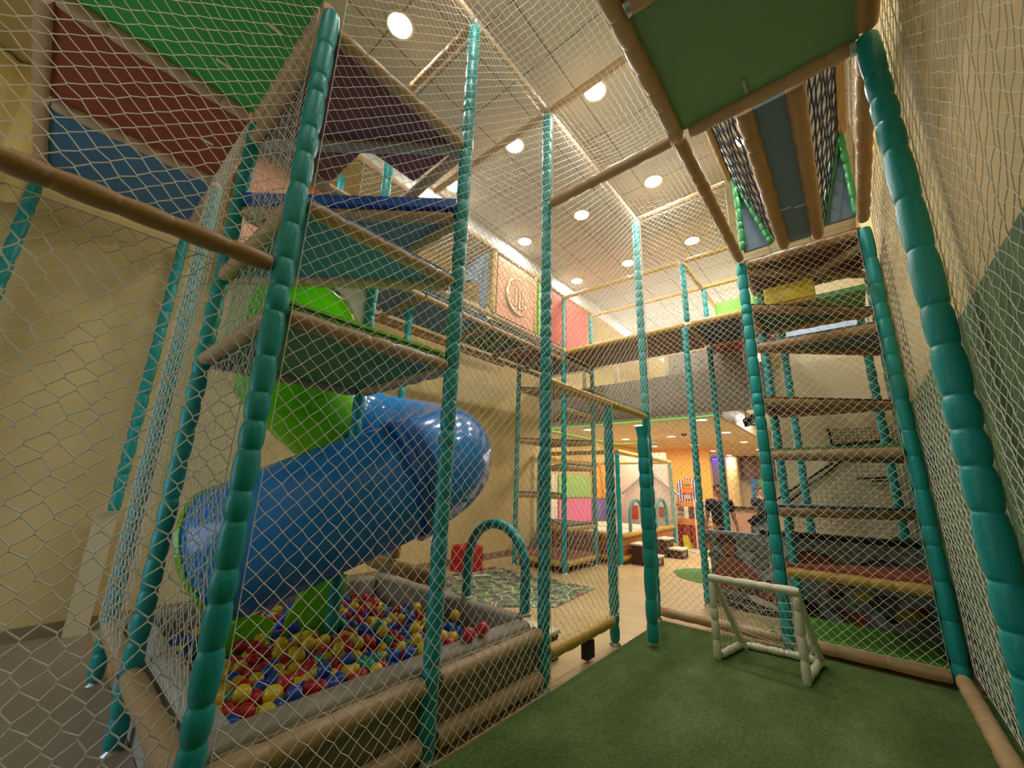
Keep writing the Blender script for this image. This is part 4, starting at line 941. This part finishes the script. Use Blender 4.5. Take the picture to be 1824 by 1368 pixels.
b = MB(); b.box(W0 - .2, W1 + .25, YB_ + .06, YB_ + .1, 0, 1.28); make('striped_wall', b, tex_mat('grey_stripe_print', lambda nt, co: (stripes(nt, co, 2, 7, '#8d8894', '#d4c6bf'), None), .6), bo)
b = MB(); b.box(W0 + .02, W1 - .02, YB_ - .02, YB_ + .05, 1.14, 1.28); b.box(W0 - .15, W1 + .2, YB_ - .02, YB_ + .05, .62, .80); b.box(W0 + .3, W1 - .12, YB_ - .0, YB_ + .05, .8, 1.14, 1); b.box(W0 + .18, W0 + .3, YB_ - .02, YB_ + .05, .8, 1.14, 2); make('counter', b, [mat('orange_counter_print', '#e08a40', .5), mat('serving_hatch_dark', '#5a4438', .6), mat('menu_cream', '#e8d6b8', .6)], bo)
b = MB()
for k in range(4): b.box(W0 - .12 + .24 * k, W0 + .08 + .24 * k, YB_ - .06, YB_ + .04, .02, .60)
make('counter_front', b, mat('red_counter_print', '#a03a2a', .5), bo)
for x in (W0 + .0, W1 - .06):
    b = MB(); b.sweep([(x, YB_ - .35, 0), (x, YB_ - .35, 1.34)], .018, 8); make('booth_pole', b, WHITEP, bo)
b = MB(); b.prism([(-3.98, 12.35, .01), (-3.80, 12.35, .01), (-3.88, 12.35, .36), (-4.0, 12.35, .36)], (0, .04, 0)); b.prism([(-3.98, 12.6, .01), (-3.80, 12.6, .01), (-3.88, 12.42, .36), (-4.0, 12.42, .36)], (0, .03, 0)); solo('wet_floor_sign', b, M_YELLOW, 'small yellow folding floor sign standing before the snack booth', 'sign')
b = MB(); b.box(-4.3, -3.3, 11.9, 12.5, .002, .008); solo('striped_mat', b, tex_mat('check_print', lambda nt, co: (brick(nt, co, '#2a2622', '#2a2622', '#e6dccb', 1, .3, .12, .035)[0], None), .7), 'black and white patterned mat on the floor before the snack booth', 'mat')

# reception desk
ds = thing('reception_desk', 'reception desk with a dark top and ribbed pinkish front at the back of the hall', 'desk', (-2.5, 13.2, 0))
b = MB()
for k in range(18): b.box(-2.86 + .033 * k, -2.84 + .033 * k, 12.97, 13.0, .05, 1.14)
b.box(-2.88, -2.25, 13.0, 13.5, 0, 1.14); make('ribbed_front', b, mat('pinkish_laminate', '#c99a80', .55), ds)
b = MB(); b.box(-2.98, -2.2, 12.92, 13.55, 1.14, 1.22); make('counter_top', b, mat('dark_wood_top', '#38221c', .4), ds)
# ------------------------------------------------------------------ people
SKIN = mat('skin', '#b07a5c', .5); HAIR = mat('dark_hair', '#1d1512', .7); SHIRT = mat('black_tshirt', '#14141a', .8); TROU = mat('dark_trousers', '#1a1a20', .8); SHOE = mat('dark_shoe', '#222222', .6)
def skin_obj(name, verts, edges, radii, m, parent, root=0, lvl=2):
    base = parent
    while base.parent is not None: base = base.parent
    me = bpy.data.meshes.new(name); me.from_pydata([V(v) for v in verts], edges, []); me.materials.append(m)
    o = bpy.data.objects.new(name, me); COL.objects.link(o); o.parent = parent
    md = o.modifiers.new('skin', 'SKIN'); md.use_smooth_shade = True
    sv = me.skin_vertices[0].data
    for i, r in enumerate(radii): sv[i].radius = (r, r) if not isinstance(r, tuple) else r
    for i in range(len(sv)): sv[i].use_root = (i == root)
    s = o.modifiers.new('subdiv', 'SUBSURF'); s.levels = lvl; s.render_levels = lvl
    return o
def person(loc, rot, label, hr_len=0, arms=((.30, .02, .80), (-.30, .02, .80))):
    t = thing('person', label, 'person', loc); t.rotation_euler = (0, 0, rot)
    vs, ed, ra = [], [], []
    def add(p, r, par=None):
        vs.append(p); ra.append(r)
        if par is not None: ed.append((par, len(vs) - 1))
        return len(vs) - 1
    pel = add((0, 0, .93), (.15, .10)); bel = add((0, 0, 1.06), (.14, .10), pel); ch = add((0, 0, 1.26), (.165, .11), bel); sh = add((0, 0, 1.42), (.12, .08), ch); nk = add((0, -.005, 1.50), .055, sh)
    hd = add((0, -.015, 1.58), (.068, .078), nk); hm = add((0, -.015, 1.66), (.078, .095), hd); ht = add((0, 0, 1.74), (.06, .07), hm)
    no = add((0, -.115, 1.625), .012, hm)
    for s, hand in ((1, arms[0]), (-1, arms[1])):
        sd_ = add((s * .19, 0, 1.40), .062, sh); el = add((s * .25, .03, 1.12), .045, sd_)
        hx_, hy_, hz_ = hand; hx_ = abs(hx_) * s
        wr = add((hx_, hy_ - .02, hz_ + .08), .030, el); pm = add((hx_, hy_ - .03, hz_), (.036, .022), wr)
        for k, (dx, l) in enumerate(((-.026, .075), (-.009, .09), (.009, .085), (.026, .065))):
            f1 = add((hx_ + .3 * dx, hy_ - .03 + dx, hz_ - .05), .0095, pm); add((hx_ + .3 * dx, hy_ - .035 + dx, hz_ - .05 - l * .6), .008, f1)
        th = add((hx_, hy_ - .075, hz_ - .01), .010, pm); add((hx_, hy_ - .088, hz_ - .05), .008, th)
        hp = add((s * .095, 0, .84), .095, pel); kn = add((s * .10, -.02, .48), .062, hp); an = add((s * .105, .02, .10), .042, kn); add((s * .11, -.10, .045), .038, an)
    body = skin_obj('body', vs, ed, ra, SKIN, t)
    # clothes
    vv = [(0, 0, .87), (0, 0, 1.06), (0, 0, 1.26), (0, 0, 1.42), (0, -.003, 1.475), (.20, 0, 1.40), (.232, .018, 1.20), (-.20, 0, 1.40), (-.232, .018, 1.20)]
    skin_obj('tshirt', vv, [(0, 1), (1, 2), (2, 3), (3, 4), (3, 5), (5, 6), (3, 7), (7, 8)], [(.195, .15), (.175, .135), (.195, .14), (.14, .10), .07, .082, .07, .082, .07], SHIRT, t)
    vv = [(0, 0, .97), (0, 0, .90), (.095, 0, .82), (.10, -.02, .48), (.105, .015, .10), (-.095, 0, .82), (-.10, -.02, .48), (-.105, .015, .10)]
    skin_obj('trousers', vv, [(0, 1), (1, 2), (2, 3), (3, 4), (1, 5), (5, 6), (6, 7)], [(.165, .12), (.18, .135), .12, .085, .07, .12, .085, .07], TROU, t, 1)
    for s in (-1, 1):
        skin_obj('shoe', [(s * .105, .04, .045), (s * .11, -.06, .042), (s * .113, -.15, .035)], [(0, 1), (1, 2)], [.048, .05, .038], SHOE, t)
    h = MB(); h.ball((0, .018, 1.70), .10, 18, 10, sc=(.92, 1.02, .95)); make_local('hair', h, HAIR, t)
    f = MB()
    for s in (-1, 1): f.ball((s * .032, -.103, 1.665), .011, 8, 6, sc=(1.3, .6, .8))
    make_local('eyes', f, HAIR, t)
    f = MB(); f.ball((0, -.098, 1.585), .02, 10, 6, sc=(1.3, .5, .35)); make_local('mouth', f, mat('lips', '#7a4038', .5), t)
    for s in (-1, 1):
        f = MB(); f.ball((s * .082, -.005, 1.65), .03, 8, 6, sc=(.4, .7, 1)); make_local('ear', f, SKIN, t)
    return t
def make_local(name, mb, m, parent):
    me = bpy.data.meshes.new(name); me.from_pydata(mb.v, [], mb.f); me.materials.append(m); me.polygons.foreach_set('use_smooth', [True] * len(mb.f))
    o = bpy.data.objects.new(name, me); COL.objects.link(o); o.parent = parent; return o
person((-2.30, 9.62, 0), math.radians(16), 'person in a black t-shirt standing behind the mural wall')
person((-2.24, 14.1, 0), math.radians(40), 'person in dark clothes half hidden behind the reception desk')

# ------------------------------------------------------------------ safety nets
r1 = .0020
net('safety_net', (XF - .06, -1.6, .03), (0, 1, 0), Y1 + 1.6 - .06, (0, 0, 1), 2.66, .084, NETM, .0031, 'coarse white net at the far left, left of the nearest teal post', h=.007, noise=.006, Dv=.104)
net('safety_net', (XF - .06, -1.6, ZG + .17), (0, 1, 0), Y1 + 1.6 - .06, (0, 0, 1), 1.85, .088, NETM, .0027, 'white net at the upper left above the brown side rail', h=.003, noise=.004)
net('safety_net', (XF + .080, Y1 + .05, .03), (0, 1, 0), Y2 - Y1 - .05, (0, 0, 1), 5.9, .088, NETM, r1, 'white net in front of the ball pit between the two nearest posts', noise=.004)
net('safety_net', (XF + .080, Y2, .03), (0, 1, 0), Y3 - Y2, (0, 0, 1), 5.9, .088, NETM, r1, 'white net in front of the ball pit right of the second post', noise=.004)
net('safety_net', (XF + .080, Y3 + .05, .32), (0, 1, 0), Y4 - Y3 - .08, (0, 0, 1), 2.3, .088, NETM, r1, 'white net of the low fence beside the cage doorway', noise=.004)
net('safety_net', (XF + .080, Y3, ZG + .06), (0, 1, 0), Y5 - Y3, (0, 0, 1), ZT - ZG - .1, .088, NETM, r1, 'white net above the gate rail of the football cage', noise=.004)
net('safety_net', (XF + .075, Y5, .17), (1, 0, 0), X5 - XF - .15, (0, 0, 1), ZT - .25, .088, NETM, r1, 'white net at the back of the cage left of the goal post', noise=.004)
net('safety_net', (X5 + .075, Y5 - .066, .17), (1, 0, 0), X6 - X5 - .15, (0, 0, 1), ZM - .25, .088, NETM, r1, 'white net in front of the right climbing tower', noise=.004)
net('safety_net', (X6 + .075, -.6, .17), (0, 1, 0), Y5 + .6, (0, 0, 1), 6.0, .088, NETM, r1, 'white net along the right wall of the cage', noise=.006)
net('safety_net', (XF - .075, Y1 + .050, .5), (-1, 0, 0), XF - XA - .15, (0, 0, 1), 4.15, .088, NETM, .0018, 'white net on the left face of the near tower', noise=.005)
net('safety_net', (XA - .06, Y1 - .072, .5), (-1, 0, 0), XA - XB - .1, (0, 0, 1), 4.15, .088, NETM, .0018, 'white net left of the near tower under the red deck', noise=.005)
net('safety_net', (XF + .02, .66, ZT - .09), (1, 0, 0), X5 - XF - .04, (0, 1, 0), Y5 - .7, .125, NETM, .0025, 'white ceiling net stretched over the football cage', sq=True, noise=.006, bulge=-.10)
net('safety_net', (XF - .08, Y3 + .066, 2.6), (-1, 0, 0), 1.5, (0, 0, 1), 3.3, .088, NETM, .0018, 'white net behind the near tower above the ball pit rear wall', noise=.006)
net('safety_net', (TX1 + .062, 2.0, DZ - .08), (0, 1, 0), 4.9, (0, 0, 1), 1.45, .088, NETM, .0019, 'white net along the raised walkway', noise=.005, group='nets of the walkway and far tower')
net('safety_net', (TX1 + .06, TY0 - .066, DZ + .1), (1, 0, 0), 2.5, (0, 0, 1), 1.25, .088, NETM, .0019, 'white net on the near side of the raised bridge', noise=.005, group='nets of the walkway and far tower')
net('safety_net', (TX1 + .06, TY1 - .066, DZ + .1), (1, 0, 0), 2.5, (0, 0, 1), 1.25, .088, NETM, .0019, 'white net on the far side of the raised bridge', noise=.005, group='nets of the walkway and far tower')
net('safety_net', (TX1 + .062, TY0 + .05, .25), (0, 1, 0), 1.15, (0, 0, 1), 4.0, .088, NETM, .0019, 'white net on the right face of the far tower', noise=.005, group='nets of the walkway and far tower')
net('safety_net', (TX0 + .05, TY0 - .062, .25), (1, 0, 0), 1.15, (0, 0, 1), 4.0, .088, NETM, .0019, 'white net on the front face of the far tower', noise=.005, group='nets of the walkway and far tower')
net('safety_net', (PX + .065, PY0 + .05, .66), (0, 1, 0), 3.38, (0, 0, 1), 1.72, .075, PNET, .0018, 'fine pale net on the side of the toddler pen', mask=lambda u, v: not ((.50 < u < 1.22 and v < .66) or (2.15 < u < 2.87 and v < .66)), group='nets of the toddler pen')
net('safety_net', (-6.3, PY0 - .06, .66), (1, 0, 0), 2.12, (0, 0, 1), 1.72, .075, PNET, .0018, 'fine pale net on the front of the toddler pen', group='nets of the toddler pen')

# ------------------------------------------------------------------ camera, world, view
yaw, pitch, roll = 0.7089950800568702, 0.2480038619433801, 0.028961741122233483
fw = V((-math.sin(yaw) * math.cos(pitch), math.cos(yaw) * math.cos(pitch), math.sin(pitch)))
r0 = V((math.cos(yaw), math.sin(yaw), 0)); u0 = r0.cross(fw)
rr = r0 * math.cos(roll) + u0 * math.sin(roll); uu = u0 * math.cos(roll) - r0 * math.sin(roll)
cam = bpy.data.cameras.new('camera'); cam.sensor_fit = 'HORIZONTAL'; cam.sensor_width = 36; cam.lens = 36 * 702.6034 / 1824; cam.clip_start = .02; cam.clip_end = 100
co = bpy.data.objects.new('camera', cam); COL.objects.link(co)
M = Matrix(((rr.x, uu.x, -fw.x, 0), (rr.y, uu.y, -fw.y, 0), (rr.z, uu.z, -fw.z, 1.65), (0, 0, 0, 1))); co.matrix_world = M
scene.camera = co
w = bpy.data.worlds.new('world'); scene.world = w; w.use_nodes = True
w.node_tree.nodes['Background'].inputs[0].default_value = (.9, .8, .65, 1); w.node_tree.nodes['Background'].inputs[1].default_value = .1
vs_ = scene.view_settings; vs_.view_transform = 'Standard'; vs_.look = 'None'; vs_.exposure = 0.0; vs_.gamma = 1.0; vs_.use_curve_mapping = False
scene.cycles.use_denoising = True
scene.cycles.max_bounces = 8; scene.cycles.diffuse_bounces = 5; scene.cycles.sample_clamp_indirect = 6
